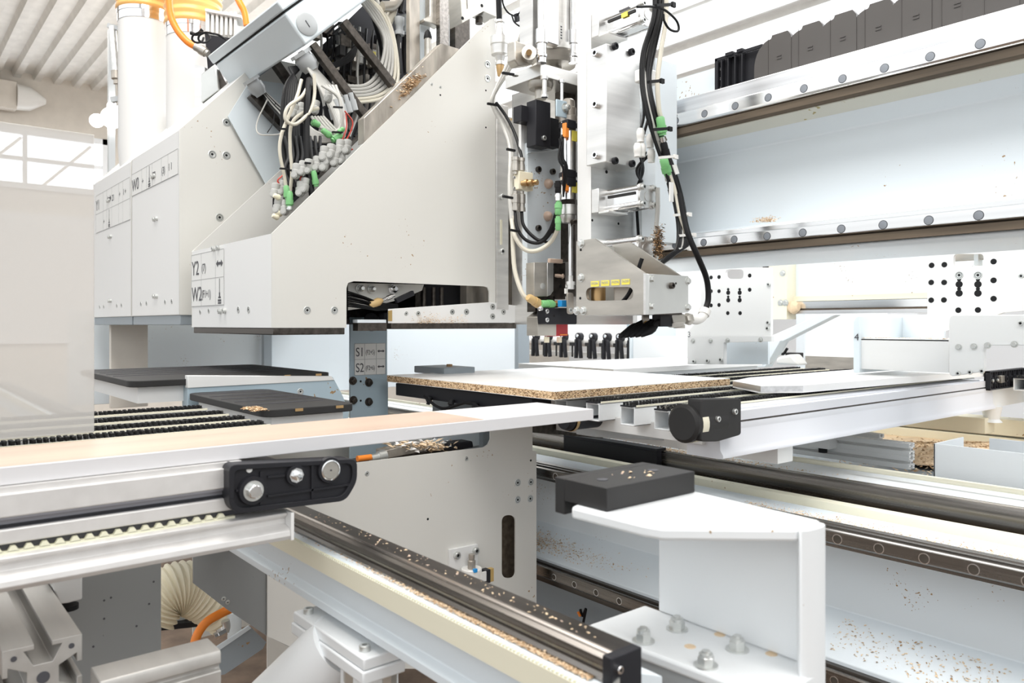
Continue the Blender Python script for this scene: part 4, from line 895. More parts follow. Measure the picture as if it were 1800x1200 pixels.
MB().prism([qx(945, 557, X3), qx(957, 548, X3), qx(978, 548, X3), qx(978, 590, X3), qx(945, 590, X3)], (-.04, 0, 0)).build('left_body', 'tool_steel', th, .0008)
MB().prism([qx(974, 570, X3-.001), qx(998, 566, X3-.001), qx(998, 590, X3-.001), qx(974, 591, X3-.001)], (-.035, 0, 0)).build('right_body', 'warning_red', th)
MB().box(qx(984, 589, X3), qx(997, 587, X3)+Vector((.002, 0, 0))).build('red_mark', 'orange_plastic', th)
X4 = -1.36
MB().prism([qx(a_, c_, X4) for a_, c_ in rounded([(958, 541), (1014, 541), (1014, 570), (960, 570)], 3)], (-.03, 0, 0)).build('side_block', 'black_plastic', th, .001)
for p_ in ((962, 547), (962, 562)): screw(qx(*p_, X4), EX, .0055, th, 'csk', 'screw', 'bright_steel')
screw(qx(974, 555, X4), EX, .003, th, 'hole', 'hole')
MB().box(qx(980, 539, X4), qx(991, 528, X4)+Vector((.014, 0, 0))).build('blue_sensor', 'blue_plastic', th, .001)
for a_ in (961, 983): MB().lathe(qx(a_, 602, X3-.015), EZ, [(0, .0065), (.014, .0068)], 16).build('white_pin', 'cream_hose', th)
MB().lathe(qx(948, 541, -1.37), (1, 0, -.3), [(0, .006), (.005, .007), (.01, .004)], 10).build('silver_wrap', 'chrome', th)

# ================================================================ upright aluminium column with three short cylinders
co = thing('upright_column', 'tall bright aluminium column with bolted side plate in front of the gantry', 'column slide', (-1.25, 1.3, .2))
zlo = qy(1028, 425, 1.25).z
MB().box((-1.276, 1.25, zlo), (-1.234, 1.436, .95)).build('column', 'aluminium', co, .001)
MB().box((-1.2768, 1.2492, zlo), (-1.2335, 1.2502, .95)).build('face_strip', 'head_paint', co)
zt_, zb2 = qx(1066, 76, -1.172).z, qx(1066, 284, -1.172).z
pb_ = MB().box((-1.234, 1.235, zb2), (-1.172, 1.345, zt_)).build('bolted_plate', 'aluminium', co, .0015)
for c_ in (94, 184, 273): screw(qy(1050, c_, 1.235), (0, -1, 0), .0088, pb_, 'cap', 'bolt', 'bright_steel')
for p_ in ((1079, 82), (1108, 92), (1079, 283), (1109, 288)): screw(qx(*p_, -1.172), EX, .0078, pb_, 'cap', 'bolt', 'black_plastic')
MB().box((-1.18, 1.36, -.0+zlo), (-1.14, 1.436, .6)).build('side_channel', 'pale_blue_paint', co)
screw(qx(1066, 302, -1.234), EX, .004, co, 'hole', 'hole'); screw(qx(1041, 387, -1.234), EX, .003, co, 'hole', 'hole'); screw(qx(1087, 393, -1.234), EX, .003, co, 'hole', 'hole')
def compact(px_, py_, label, tilt=0, X=-1.113):
    c = qx(px_, py_, X); t = thing('compact_cylinder', label, 'air cylinder', c, 'short square air cylinders on the column')
    h = .0255; x0 = X-.098
    b = MB(); b.box((x0, c.y-h*.92, c.z-h*.5), (X-.004, c.y+h*.92, c.z+h*.5)); b.box((x0, c.y-h*.5, c.z-h*.92), (X-.004, c.y+h*.5, c.z+h*.92))
    for sy in (-1, 1):
        for sz in (-1, 1): b.cyl((x0, c.y+sy*h*.68, c.z+sz*h*.68), (X-.002, c.y+sy*h*.68, c.z+sz*h*.68), h*.32, 14)
    b.build('barrel', 'bright_steel', t, .0006)
    MB().box((x0+.006, c.y-h*1.02, c.z+h*.15), (X-.012, c.y-h*.9, c.z+h*.38)).build('sensor_slot', 'dark_block', t)
    b = MB(); b.lathe((X-.004, c.y, c.z), EX, [(0, h*.98), (.006, h*.98), (.006, h*.42), (.0075, h*.42)], 24)
    for sy in (-1, 1):
        for sz in (-1, 1): b.cyl((X-.004, c.y+sy*h*.70, c.z+sz*h*.70), (X+.003, c.y+sy*h*.70, c.z+sz*h*.70), h*.36, 14)
    e = b.build('end_cap', 'aluminium', t)
    for sy in (-1, 1):
        for sz in (-1, 1): screw((X+.003, c.y+sy*h*.70, c.z+sz*h*.70), EX, h*.24, e, 'cap')
    MB().lathe((X, c.y+h*1.0, c.z-h*.7), (1, .4, -.2), [(0, .006), (.008, .006), (.008, .004), (.012, .004)], 10).build('throttle_screw', 'zinc', t)
    MB().lathe((X-.01, c.y+h*1.2, c.z+h*.2), EZ, [(0, .006), (.014, .0075), (.022, .0075)], 12).build('elbow_fitting', 'white_plastic', t)
    # L bracket to the column
    b = MB(); b.box((-1.2345, c.y-h*1.9, c.z-h*1.1), (x0, c.y+h*1.0, c.z+h*1.0)); b.box((x0-.001, c.y-h*1.9, c.z-h*1.25), (x0+.03, c.y+h*.6, c.z-h*1.05))
    b.build('mount_bracket', 'aluminium', t, .001)
    return t
c1 = compact(1137, 26, 'uppermost of the three short square cylinders, with yellow and black labels')
q = qy(1092, 32, c1.location.y-.0275); MB().box(q, q+Vector((.018, .002, .010))).build('yellow_tag', 'yellow_label', c1)
q = qy(1088, 22, c1.location.y-.0275); MB().box(q, q+Vector((.03, .001, .004))).build('black_tag', 'ink', c1)
compact(1137, 345, 'middle one of the three short square cylinders, halfway down the column')
compact(1134, 436, 'lowest of the three short square cylinders, behind the sloping edge of the steel housing')

# ================================================================ steel housing with slot and claws
ho = thing('steel_housing', 'grey steel housing with long slot and four yellow tags at the column foot', 'housing', (-.95, 1.08, 0))
YH, XH = 1.05, -.8917
outer = PYl([(1013, 424), (1043, 419), (1131, 480), (1131, 553), (1013, 554)], YH)
inner = PYl(rounded([(1030, 505), (1113, 504), (1113, 527), (1030, 529)], 11, 6), YH)
fp = MB().prism(slitted(outer, inner), (0, .008, 0)).build('slotted_plate', 'tool_steel', ho)
MB().prism(PYl([(1131, 480), (1142, 482), (1142, 553), (1131, 553)], YH-.0005), (0, .010, 0)).build('edge_bar', 'aluminium', ho)
q = [qx(1141, 481, XH), qx(1210, 485, XH), qx(1210, 549, XH), qx(1141, 553, XH)]
sp_ = MB().prism(q, (-.008, 0, 0)).build('side_plate', 'zinc', ho, .0005)
y2 = q[1].y
MB().prism([(p.x, y2, p.z) for p in outer], (0, -.006, 0)).build('rear_plate', 'tool_steel', ho)
x0_ = outer[0].x
MB().box((x0_, YH+.008, outer[0].z-.004), (x0_+.006, y2-.006, outer[4].z)).build('end_plate', 'zinc', ho)
MB().box((x0_+.006, YH+.009, outer[4].z), (XH-.009, y2-.007, outer[4].z+.004)).build('bottom_plate', 'dark_steel', ho)
MB().cyl((x0_+.03, YH+.03, .045), (x0_+.03, YH+.03, .13), .014).build('inner_rod', 'brass', ho)
MB().box((x0_+.07, YH+.03, .02), (XH-.03, YH+.07, .075)).build('inner_block', 'stained_steel', ho, .002)
MB().tube([(x0_+.09, YH+.015, .03), (x0_+.12, YH+.02, .06), (x0_+.14, YH+.03, .12)], .004).build('inner_cable', 'black_cable', ho)
for p_ in ((1022, 428), (1022, 488), (1014, 546), (1026, 546)): screw(qy(*p_, YH), (0, -1, 0), .0062, fp, 'hex', 'bolt')
for p_ in ((1021, 439), (1020, 524)): screw(qy(*p_, YH), (0, -1, 0), .0026, fp, 'hole', 'hole')
for p_ in ((1146, 490), (1209, 494), (1146, 538), (1209, 540)): screw(qx(*p_, XH), EX, .0052, sp_, 'hex', 'bolt')
screw(qx(1179, 502, XH), EX, .0058, sp_, 'cap', 'bolt', 'dark_steel'); screw(qx(1188, 498, XH), EX, .002, sp_, 'hole', 'hole')
for k, s in enumerate(('FX294', 'FX295', 'FX296', 'FX297')):
    a, c = qy(1038.5+k*18, 504-k*1.2, YH-.001), qy(1052.5+k*18, 493.5-k*1.2, YH-.001)
    o = MB().box(a, (c.x, YH, c.z)).build('yellow_tag', 'yellow_label', fp)
    text(s, Vector((a.x+.0015, YH-.0013, a.z+.004)), EX, EZ, .0065, o, 'grey_plastic')
cl = thing('claw_gripper', 'black multi finger blower nozzle under the steel housing', 'nozzle', qx(1145, 570, -1.0))
for k in range(5):
    a, m_, e = qx(1148+k*3, 566, -.98+.012*k), qx(1118+k*8, 573+k*.6, -.98+.010*k), qx(1089+k*9.5, 592-k*.4, -.98+.008*k)
    w = Vector((.0, 0, 0)); d = (e-m_).normalized(); n_ = Vector((0, 0, 1))
    MB().lathe(m_, e-m_, [(-.004, .004), (.002, .0075), (.012, .0082), ((e-m_).length-.006, .005), ((e-m_).length, .003)], 10).build('finger', 'black_rubber', cl)
    MB().tube([a, (a+m_)/2+Vector((0, 0, .004)), m_], .006, 10).build('finger_neck', 'black_rubber', cl)
MB().lathe(qx(1140, 561, -.97), EX*-.2+EY*-.2+EZ*0, [(0, .019), (.012, .019)], 20).build('flange_disc', 'stained_steel', cl)
MB().obox(qx(1146, 574, -.95), (0, .035, 0), (0, 0, .030), (.02, 0, 0)).build('valve_block', 'black_plastic', cl, .001)
MB().lathe(qx(1174, 563, -.94), qx(1204, 561, -.94)-qx(1174, 563, -.94), [(0, .0135), (.003, .0145), (.036, .0145), (.036, .0135)], 6).build('hex_union', 'tool_steel', cl)
MB().lathe(qx(1204, 561, -.94), qx(1218, 560, -.94)-qx(1204, 561, -.94), [(0, .008), (.006, .012), (.014, .012), (.016, .008)], 6).build('hex_nut', 'tool_steel', cl)
MB().lathe(qx(1194, 573, -.945), EZ, [(-.004, .011), (.003, .011)], 16).build('port_plug', 'tool_steel', cl)
MB().tube([qx(1211, 560, -.94), qx(1224, 562, -.94), qx(1233, 558, -.94), qx(1239, 549, -.94)], .0092, 14).build('white_elbow', 'white_plastic', cl)
MB().lathe(qx(1238, 550, -.94), qx(1240, 545, -.94)-qx(1238, 550, -.94), [(-.004, .0115), (.008, .0115)], 16).build('white_collar', 'white_plastic', cl)
MB().tube([qx(1239, 547, -.94), qx(1245, 525, -.94), qx(1242, 490, -.94), qx(1226, 450, -.94), qx(1211, 415, -.95), qx(1203, 385, -.96), qx(1195, 340, -.97)], .0058, 12).build('hose', 'black_cable', cl)
# ================================================================ cables on the right of the column
rc = thing('cable_bundle', 'black cable bundle with white ties and green plugs hanging at the column side', 'wiring', qx(1160, 200, -1.05))
def rcab(pts, r, mt, name='cable'): return MB().tube([qx(a, c, X) for a, c, X in pts], r, 9).build(name, mt, rc)
for k in range(6):
    rcab([(1150+k*3.5, -20, -1.05-.006*(k % 3)), (1148+k*3, 30, -1.05-.006*(k % 3)), (1130+k*4, 90, -1.06-.006*(k % 3)), (1127+k*3, 140, -1.06), (1134+k*3.2, 190, -1.05), (1152+k*3, 250, -1.04-.005*(k % 2)), (1170+k*3, 300, -1.03), (1184+k*3, 350, -1.02-.005*(k % 2)), (1192+k*3, 400, -1.01), (1188+k*4, 440-k*2, -1.0), (1165+k*3, 462-k*3, -1.0), (1134+k*4, 480-k*2, -1.0)], .0042 if k % 2 else .0036, 'black_cable' if k not in (2,) else 'grey_cable')
rcab([(1172, -20, -1.04), (1170, 40, -1.04), (1162, 90, -1.04), (1156, 140, -1.04), (1158, 190, -1.04), (1163, 210, -1.04)], .005, 'beige_cable')
rcab([(1172, 298, -1.03), (1185, 330, -1.02), (1195, 380, -1.01), (1207, 410, -1.0)], .004, 'beige_cable')
for dx in (0, 8): rcab([(1128+dx, 150, -1.08), (1132+dx, 200, -1.08), (1124+dx, 235, -1.08)], .003, 'black_cable')
for dx in (0, 10, 21): rcab([(1124+dx, 268, -1.08), (1130-dx*.5, 300, -1.14), (1119+dx, 340, -1.21), (1122+dx*1.6, 415, -1.21)], .0036, 'black_cable')
rcab([(1156, 330, -1.10), (1156, 370, -1.10), (1152, 415, -1.10)], .005, 'grey_cable')
rcab([(1120, 12, -1.0), (1150, 12, -1.0), (1172, 20, -1.0), (1190, 38, -1.0), (1192, 54, -1.0), (1178, 52, -1.0), (1168, 38, -1.0), (1166, 25, -1.0)], .0025, 'black_cable')
for (a_, c_), (e_, f_), r, mt in (((1160, 205), (1165, 238), .009, 'green_plastic'), ((1166, 278), (1174, 308), .009, 'green_plastic'), ((1164, 240), (1166, 250), .0075, 'chrome'), ((1166, 250), (1172, 276), .0075, 'black_rubber'), ((1174, 308), (1177, 318), .0075, 'chrome'), ((1177, 318), (1184, 345), .0075, 'black_rubber')):
    lplug((a_, c_), (e_, f_), -1.03, r, mt, 'connector', rc)
for a_, c_ in ((1126, 236), (1143, 246), (1128, 262), (1121, 262), (1145, 272)): 
    p = qx(a_, c_, -1.07); MB().lathe(p, -EZ, [(-.012, .006), (-.006, .0085), (.006, .0085), (.008, .0075), (.016, .0075)], 14).build('push_fitting', 'white_plastic', rc)
MB().box(qx(1115, 146, -1.10), qx(1142, 132, -1.10)+Vector((.03, 0, 0))).build('clamp', 'white_plastic', rc, .003)
for a_, c_, w, m_ in ((1160, 228, 14, 'black_rubber'), (1172, 277, 12, 'white_plastic'), (1197, 378, 11, 'white_plastic'), (1206, 414, 10, 'white_plastic'), (1200, 438, 9, 'white_plastic'), (1150, 144, 10, 'black_rubber'), (1166, 10, 14, 'black_rubber')):
    MB().bar(qx(a_-w, c_, -1.0), qx(a_+w, c_-2, -1.0), .008, .005).build('cable_tie', m_, rc); MB().box(qx(a_+w-1, c_+2, -1.0), qx(a_+w+5, c_-4, -1.0)+Vector((.005, 0, 0))).build('tie_head', m_, rc)
MB().box(qx(1176, 320, -1.0), qx(1182, 355, -1.0)+Vector((.003, 0, 0))).build('paper_flag', 'label_white', rc)
MB().prism([qx(1181, 290, -1.0), qx(1188, 289, -1.0), qx(1193, 305, -1.0), qx(1187, 307, -1.0)], (.002, 0, 0)).build('paper_flag', 'label_white', rc)
dl = chips('wood_dust', 'dark clump of wood dust on the gantry rail behind the lowest short cylinder', 700, lambda: qx(1157+random.gauss(0, 2.6), 425+random.gauss(0, 13), -1.09)+Vector((random.gauss(0, .005), 0, 0)), .0036, ('chip_dark', 'groove_dirt'))
# ================================================================ lower drilling head plate
LX = -1.597
lh = thing('lower_drilling_head', 'large off white lower head plate with long rounded slot beside the bed rails', 'drilling head', (LX, 1.0, -.9))
outer = PX([(470, 838), (628, 813), (850, 786), (858, 781), (862, 772), (862, 712), (936, 712), (936, 792), (943, 793), (943, 1175), (470, 1175)], LX)
inner = PX(rounded([(882, 905), (906, 905), (906, 1016), (882, 1016)], 12, 6), LX)
lp_ = MB().prism(slitted(outer, inner), PN).build('front_plate', 'cover_paint', lh)
MB().box((LX-.06, inner[0].y-.08, -1.0), (LX-.05, outer[8].y-.02, -.40)).build('inner_wall', 'groove_dirt', lh)
MB().box((LX-.5, outer[0].y, outer[0].z-.5), (LX-.496, outer[8].y, outer[1].z)).build('rear_plate', 'cover_paint', lh)
for p_, r in (((910, 848), .0105), ((933, 847), .0105), ((910, 878), .0105), ((932, 876), .0105), ((645, 832), .006), ((820, 806), .006)): screw(qx(*p_, LX), EX, r, lp_, 'csk')
screw(qx(752, 912, LX), EX, .003, lp_, 'hole', 'hole'); screw(qx(933, 809, LX), EX, .003, lp_, 'hole', 'hole')
MB().prism(PX([(936, 735), (1000, 742), (1060, 760), (1060, 770), (936, 760)], LX-.03), (-.02, 0, 0)).build('dark_crossbeam', 'dark_steel', lh)
MB().box((-1.80, 1.70, -.436), (-1.42, 1.7215, -.358)).build('rail_shade_block', 'black_plastic', lh)  # black block added as the shade on the rear bed rail
MB().box((-1.80, 1.70, -.3575), (-1.42, 1.74, -.350)).build('rail_shade_top', 'black_plastic', lh)
# items inside, seen over the plate edge
it = thing('inner_mechanism', 'dirty steel cylinder and blocks seen over the top edge of the lower head plate', 'mechanism', (LX-.1, 1.0, -.35))
MB().obox(qx(676, 807, LX-.06), (-.04, 0, 0), (0, .12, .008), (0, -.002, .022)).build('steel_block', 'stained_steel', it, .002)
MB().lathe(qx(652, 806, LX-.05), (0, 1, .1), [(0, .01), (.02, .01), (.02, .014), (.04, .014)], 12).build('fitting', 'zinc', it)
MB().cyl(qx(628, 806, LX-.05), qx(652, 803, LX-.05), .007).build('orange_tube', 'orange_cable', it)
MB().obox(qx(628, 812, LX-.12), (-.05, 0, 0), (0, .34, .02), (0, 0, -.02)).build('base_bar', 'dark_steel', it)
MB().obox(qx(790, 792, LX-.06), (-.05, 0, 0), (0, .08, .0), (0, -.004, .018)).build('black_block', 'black_plastic', it, .004)
MB().prism(PX([(755, 775), (862, 750), (862, 780), (800, 788)], LX-.12), (-.01, 0, 0)).build('blue_plate', 'box_paint', it)
chips('wood_chips', 'pile of broken chipboard bits on the mechanism in the lower head', 260, lambda: qx(random.gauss(745, 26), 783+random.gauss(0, 4), LX-.05-U(0, .04)), .011, ('chip_light', 'white_laminate'))
# small pneumatic regulator on the plate
rg = thing('pressure_regulator', 'small white pneumatic regulator with blue dot on the lower head plate', 'regulator', qx(830, 1000, LX))
MB().prism(PX([(790, 966), (840, 956), (840, 1010), (790, 1010)], LX+.008), (-.008, 0, 0)).build('mount_plate', 'head_paint', rg, .0008)
for p_ in ((802, 975), (835, 967)): screw(qx(*p_, LX+.008), EX, .009, rg, 'cap')
p = qx(829, 1020, LX+.03)
MB().lathe(p, EZ, [(0, .026), (.03, .026), (.032, .024), (.03, .018)], 24).build('body', 'white_plastic', rg)
MB().lathe(p, EZ, [(.03, .010), (.05, .010), (.052, .007), (.058, .008), (.066, .008)], 14).build('push_fitting', 'stained_steel', rg)
MB().box(p+Vector((.020, -.012, .028)), p+Vector((.028, -.002, .037))).build('blue_dot', 'blue_plastic', rg, .001)
MB().box(p+Vector((0, .028, -.01)), p+Vector((.02, .045, .024))).build('black_coil', 'black_plastic', rg, .001); MB().box(p+Vector((0, .046, -.012)), p+Vector((.012, .062, .022))).build('brown_connector', 'ochre_resin', rg, .001)
MB().box(p+Vector((.022, .012, 0)), p+Vector((.026, .027, .024))).build('print_label', 'label_white', rg)

# ================================================================ column marked S1 / S2 behind
sx = -1.95
s = thing('marked_column', 'pale blue steel column with S1 and S2 marking plate behind the particle board corner', 'column', (sx, 1.08, -.5))
ya, yb = qx(615, 600, sx).y, qx(681, 600, sx).y
MB().box((sx-.006, ya, -.78), (sx, yb, .02)).build('body', 'blue_grey_paint', s, .002)
MB().box((sx-.10, yb-.006, -.78), (sx-.006, yb, .02)).build('flange', 'gun_grey_paint', s)
MB().lathe(qx(653, 566, sx), EX, [(-.001, .026), (.0008, .026)], 28).build('round_opening', 'ink', s)
MB().box((sx, ya, -.32), (sx+.004, yb, -.155)).build('bolt_plate', 'blue_grey_paint', s, .001)
for p_ in ((620, 669), (648, 672), (621, 703), (648, 706)): screw(qx(*p_, sx+.004), EX, .0085, s, 'nut', 'nut', 'dark_steel')
for p_ in ((634, 670), (634, 704)): screw(qx(*p_, sx+.004), EX, .003, s, 'hole', 'hole')
def marks_x(parent, rows, tl, w, h, cols):
    X = tl.x
    o = MB().box(tl+Vector((.0002, 0, -h*len(rows))), tl+Vector((.0012, w, 0))).build('marking_plate', 'label_white', parent); b = MB()
    for k in range(len(rows)+1): b.box(tl+Vector((.0012, 0, -h*k-.0006)), tl+Vector((.0016, w, -h*k+.0006)))
    for c in [0]+cols+[w]: b.box(tl+Vector((.0012, c-.0006, -h*len(rows))), tl+Vector((.0016, c+.0006, 0)))
    b.build('ruling', 'line_ink', o); cc_ = [0]+cols
    for k, r in enumerate(rows):
        for j, t_ in enumerate(r):
            cw = (cols+[w])[j]-cc_[j]; P = tl+Vector((.0017, cc_[j]+.003, -h*(k+1)))
            if t_ == '<>': arrow(P+Vector((.0002, cw/2-.003, h*.5)), EY, EZ, cw*.8, o)
            else: text(t_, P+Vector((0, 0, h*(.2 if j == 0 else .3))), EY, EZ, h*(.80 if j == 0 else .42), o, sx=min(1, cw*.88/(len(t_)*.50*h*(.80 if j == 0 else .42))))
tl, br = qx(623, 604, sx), qx(677, 657, sx)
marks_x(s, [['S1', '(F2+5)', '<>'], ['S2', '(F2+6)', '<>']], tl, br.y-tl.y, (tl.z-br.z)/2, [(br.y-tl.y)*.32, (br.y-tl.y)*.70])
# dark connector row under the particle board
t = thing('connector_rail', 'black rail with hanging plugs under the particle board edge', 'rail', (-1.9, 1.2, -.2))
MB().box((-1.88, 1.13, -.198), (-1.30, 1.19, -.164)).build('rail', 'black_plastic', t, .002)
for k in range(4): MB().lathe((-1.7+k*.1, 1.125, -.19), (0, -.3, -1), [(0, .008), (.012, .008), (.014, .005), (.02, .005)], 10).build('plug', 'black_rubber', t)
MB().tube([(-1.72, 1.12, -.19), (-1.62, 1.11, -.212), (-1.52, 1.12, -.19), (-1.42, 1.11, -.212), (-1.34, 1.12, -.19)], .004).build('cable', 'black_cable', t)
MB().box((-1.95, 1.3, -.50), (-1.70, 1.36, -.21)).build('back_sheet', 'gun_grey_paint', t)

# ================================================================ suction plates on the left
for i, (xa, xb, ya_, yb_, z, lab) in enumerate(((-1.76, -1.32, .53, .71, -.150, 'black ribbed suction plate ending the left brush bars'), (-2.30, -1.775, .42, .885, -.120, 'large black suction plate further back, in front of the S1 column'))):
    t = thing('suction_plate', lab, 'suction plate', (xb, yb_, z))
    pts = [Vector((x_, y_, z)) for x_, y_ in rounded([(xa, ya_), (xb, ya_), (xb, yb_), (xa, yb_)], .03, 4)]
    MB().prism(pts, (0, 0, -.014)).build('plate', 'dark_block', t, .0015)
    for k in range(5):
        MB().box((xa+.05+k*.07, ya_+.01, z), (xa+.055+k*.07, yb_-.02, z+.001)).build('groove', 'ink', t)
    for k in range(2): MB().box((xb-.0005, yb_-.045-k*.08, z-.006), (xb+.0015, yb_-.03-k*.08, z-.001)).build('tab', 'brass', t)
    MB().box((xa+.02, ya_+.02, z-.05), (xb-.02, yb_-.02, z-.014)).build('carrier', 'head_paint', t)
chips('wood_chips', 'little heap of dark dust between brush bars and suction plate', 300, lambda: (U(-1.36, -1.30), U(.50, .53), -.149+U(0, .003)), .003, ('chip_dark', 'chip_light'))
t = thing('blue_support', 'blue grey support with slanted end between the two black suction plates', 'support', (-1.78, .9, -.2))
MB().prism(PX([(330, 668), (585, 662), (600, 690), (614, 722), (612, 740), (330, 745)], -1.765), (-.04, 0, 0)).build('side', 'blue_grey_paint', t, .001)
MB().prism(PX([(330, 660), (583, 661), (588, 668), (330, 682)], -1.762), (-.02, 0, 0)).build('top_strip', 'head_paint', t, .001)
for p_ in ((528, 688),): screw(qx(*p_, -1.765), EX, .008, t, 'csk')
t = thing('small_black_block', 'small dark suction block behind the particle board', 'suction plate', (-1.9, 1.6, -.12))
p = qz(790, 644, -.125); MB().box(p+Vector((-.10, -.06, -.02)), p+Vector((.06, .05, 0))).build('block', 'gun_grey_paint', t, .002)
MB().lathe(p, EZ, [(0, .009), (.007, .009)], 12).build('resin_blob', 'chip_dark', t)

# ================================================================ front rail girder under the table end
fr = thing('front_rail_girder', 'front rail girder with dark steel rail, toothed belt and cream strip', 'rail girder', (-1.2, .48, -.5))
F0, F1 = -4.2, -.428
b = MB(); b.prism(*yzprism([(.438,-.286),(.438,-.310),(.448,-.312),(.448,-.345),(.440,-.352),(.440,-.362),(.52,-.362),(.52,-.300),(.482,-.285),(.448,-.284)], F0, F1)); b.build('body', 'pale_blue_paint', fr, .001)
MB().prism(*yzprism([(.432,-.2865),(.432,-.309),(.4385,-.309),(.4385,-.2865)], F0, F1)).build('cream_strip', 'cream_strip', fr)
MB().prism(*yzprism([(.433,-.2860),(.433,-.2875),(.4405,-.2875),(.4405,-.2845),(.437,-.2845)], F0, F1)).build('belt', 'box_paint', fr)
b = MB(); x = F1-.002
while x > -1.75: b.box((x, .4325, -.2870), (x-.0025, .4355, -.2845)); x -= .005
o = b.build('belt_teeth', 'belt_cream', fr); o['kind'] = 'stuff'
MB().prism(*yzprism([(.447,-.285),(.446,-.281),(.448,-.2775),(.4505,-.2765),(.4505,-.2735),(.448,-.271),(.4485,-.266),(.452,-.2635),(.4545,-.2645),(.4560,-.2630),(.4590,-.2620),(.4590,-.285)], F0, F1)).build('rail', 'rail_steel', fr)
MB().prism(*yzprism([(.459,-.262),(.482,-.262),(.482,-.285),(.459,-.285)], F0, F1)).build('cover_plate', 'dark_steel', fr)
e_ = MB().box((F1, .446, -.315), (F1+.010, .482, -.2615)).build('end_block', 'black_plastic', fr, .001)
screw((F1+.010, .4535, -.2715), EX, .0032, e_, 'cap', 'bolt', 'bright_steel'); MB().prism([(F1+.010, .4475, -.290), (F1+.010, .454, -.290), (F1+.010, .454, -.278), (F1+.010, .4475, -.281)], (.0015, 0, 0)).build('wiper', 'zinc', e_)
chips('wood_chips', 'golden wood dust heaped along the front rail beside the toothed belt', 3000, lambda: (lambda x_: (x_, .4435+random.gauss(0, .0015), -.2838+abs(random.gauss(0, .0010))))(F1-.01-abs(random.gauss(0, .17))), .0013)
chips('wood_chips', 'pale specks of wood scattered on the dark plate above the front rail', 110, lambda: (U(-1.0, -.45), U(.461, .480), -.2618), .0020, ('chip_light', 'wood_laminate'))
# clamp block with four bolts and slanted leg
cb = thing('clamp_block', 'white double clamp plate with bolts carrying the front rail girder', 'clamp block', (-.87, .41, -.41))
xa, xb = -.958, -.770
MB().box((xa, .422, -.386), (xb, .475, -.3725)).build('upper_plate', 'white_paint', cb, .002)
MB().box((xa-.002, .420, -.401), (xb+.002, .475, -.3865)).build('lower_plate', 'white_paint', cb, .002)
for x_ in (xa+.02, xb-.02): screw((x_, .434, -.3725), EZ, .0065, cb, 'cap', 'bolt'); 
for x_ in (xb-.02, xb-.055): MB().lathe((x_+.01, .43+(.03 if x_ > -.8 else 0), -.401), -EZ, [(0, .009), (.014, .009)], 6).build('bolt_end', 'tool_steel', cb)
MB().lathe((xa+.03, .43, -.401), -EZ, [(0, .008), (.010, .008)], 6).build('bolt_end', 'tool_steel', cb)
MB().tube([(-.885, .452, -.40), (-1.06, .34, -.60)], .042, 24).build('slanted_leg', 'white_paint', cb)
MB().box((-.84, .428, -.8), (-.782, .475, -.401)).build('upright_leg', 'white_paint', cb, .003)

# ================================================================ left part of the front support table
lt = thing('support_table', 'silver front support table girder with groove and toothed belt, entering from the left', 'support table', (TX, .2, -.26))
def tp(q, y0, y1): return [Vector((a, y0, c)) for a, c in q], (0, y1-y0, 0)
YL, YR = -.6, .385
b = MB(); b.prism(*tp([(-.90,-.166),(-.90,-.189),(-.906,-.190),(-.906,-.200),(-.90,-.201),(-.90,-.215),(-.905,-.216),(-.985,-.216),(-.985,-.166)], YL, YR)); b.build('girder', 'extruded_aluminium', lt, .0012)
MB().prism(*tp([(-.9015,-.1885),(-.9015,-.1915),(-.9055,-.1915),(-.9055,-.1995),(-.903,-.2005),(-.908,-.201),(-.908,-.188)], YL, YR)).build('slot', 'slot_lavender', lt)
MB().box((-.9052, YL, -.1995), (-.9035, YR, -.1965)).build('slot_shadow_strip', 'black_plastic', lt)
b = MB(); yy = YL
while yy < YR-.07: b.prism([(-.8985, yy, -.2225), (-.8985, yy+.003, -.2175), (-.8985, yy+.007, -.2175), (-.8985, yy+.010, -.2225)], (-.006, 0, 0)); yy += .0135
b.box((-.8985, YL, -.2245), (-.9045, YR-.06, -.222)); o = b.build('toothed_belt', 'belt_cream', lt); o['kind'] = 'stuff'
MB().box((-.906, YL, -.222), (-.91, YR, -.216)).build('belt_gap', 'ink', lt)
b = MB(); b.prism(*tp([(-.895,-.2245),(-.890,-.226),(-.890,-.2295),(-.896,-.2335),(-.896,-.2400),(-.886,-.2425),(-.881,-.246),(-.880,-.252),(-.884,-.257),(-.99,-.257),(-.99,-.2245)], YL, YR)); b.build('lower_profile', 'extruded_aluminium', lt, .0008)
MB().box((-.992, YR, -.2575), (-.8795, YR+.004, -.2245)).build('end_plate', 'head_paint', lt, .0006)
MB().box((-.985, YL, -.166), (-.905, YR-.05, -.1600)).build('slide_strip', 'extruded_aluminium', lt)
# black pulley cap with bolt, nut and bearing
pc = thing('pulley_cap', 'black plastic pulley cap with silver bolt, nut and round bearing at the table end', 'end cap', (-.89, .4, -.2))
XC = -.882
q = PX(rounded([(403, 817), (628, 806), (628, 846), (608, 880), (418, 903), (403, 890)], 13, 5), XC)
MB().prism(q, (-.03, 0, 0)).build('housing', 'black_plastic', pc, .002)
rim = PX(rounded([(403, 817), (628, 806), (628, 846), (608, 880), (418, 903), (403, 890)], 13, 5), XC+.004)
rin = PX(rounded([(412, 826), (619, 814), (620, 843), (602, 872), (424, 893), (412, 884)], 11, 5), XC+.004)
MB().prism(slitted(rim, rin), (-.005, 0, 0)).build('rim', 'black_plastic', pc, .0006)
for a_, c_ in (((458, 828), (458, 886)), ((548, 818), (548, 876)), ((414, 862), (470, 858)), ((470, 872), (620, 850)), ((470, 838), (500, 835))): MB().bar(qx(*a_, XC+.001), qx(*c_, XC+.001), .0025, .004, (1, 0, 0)).build('rib', 'black_plastic', pc)
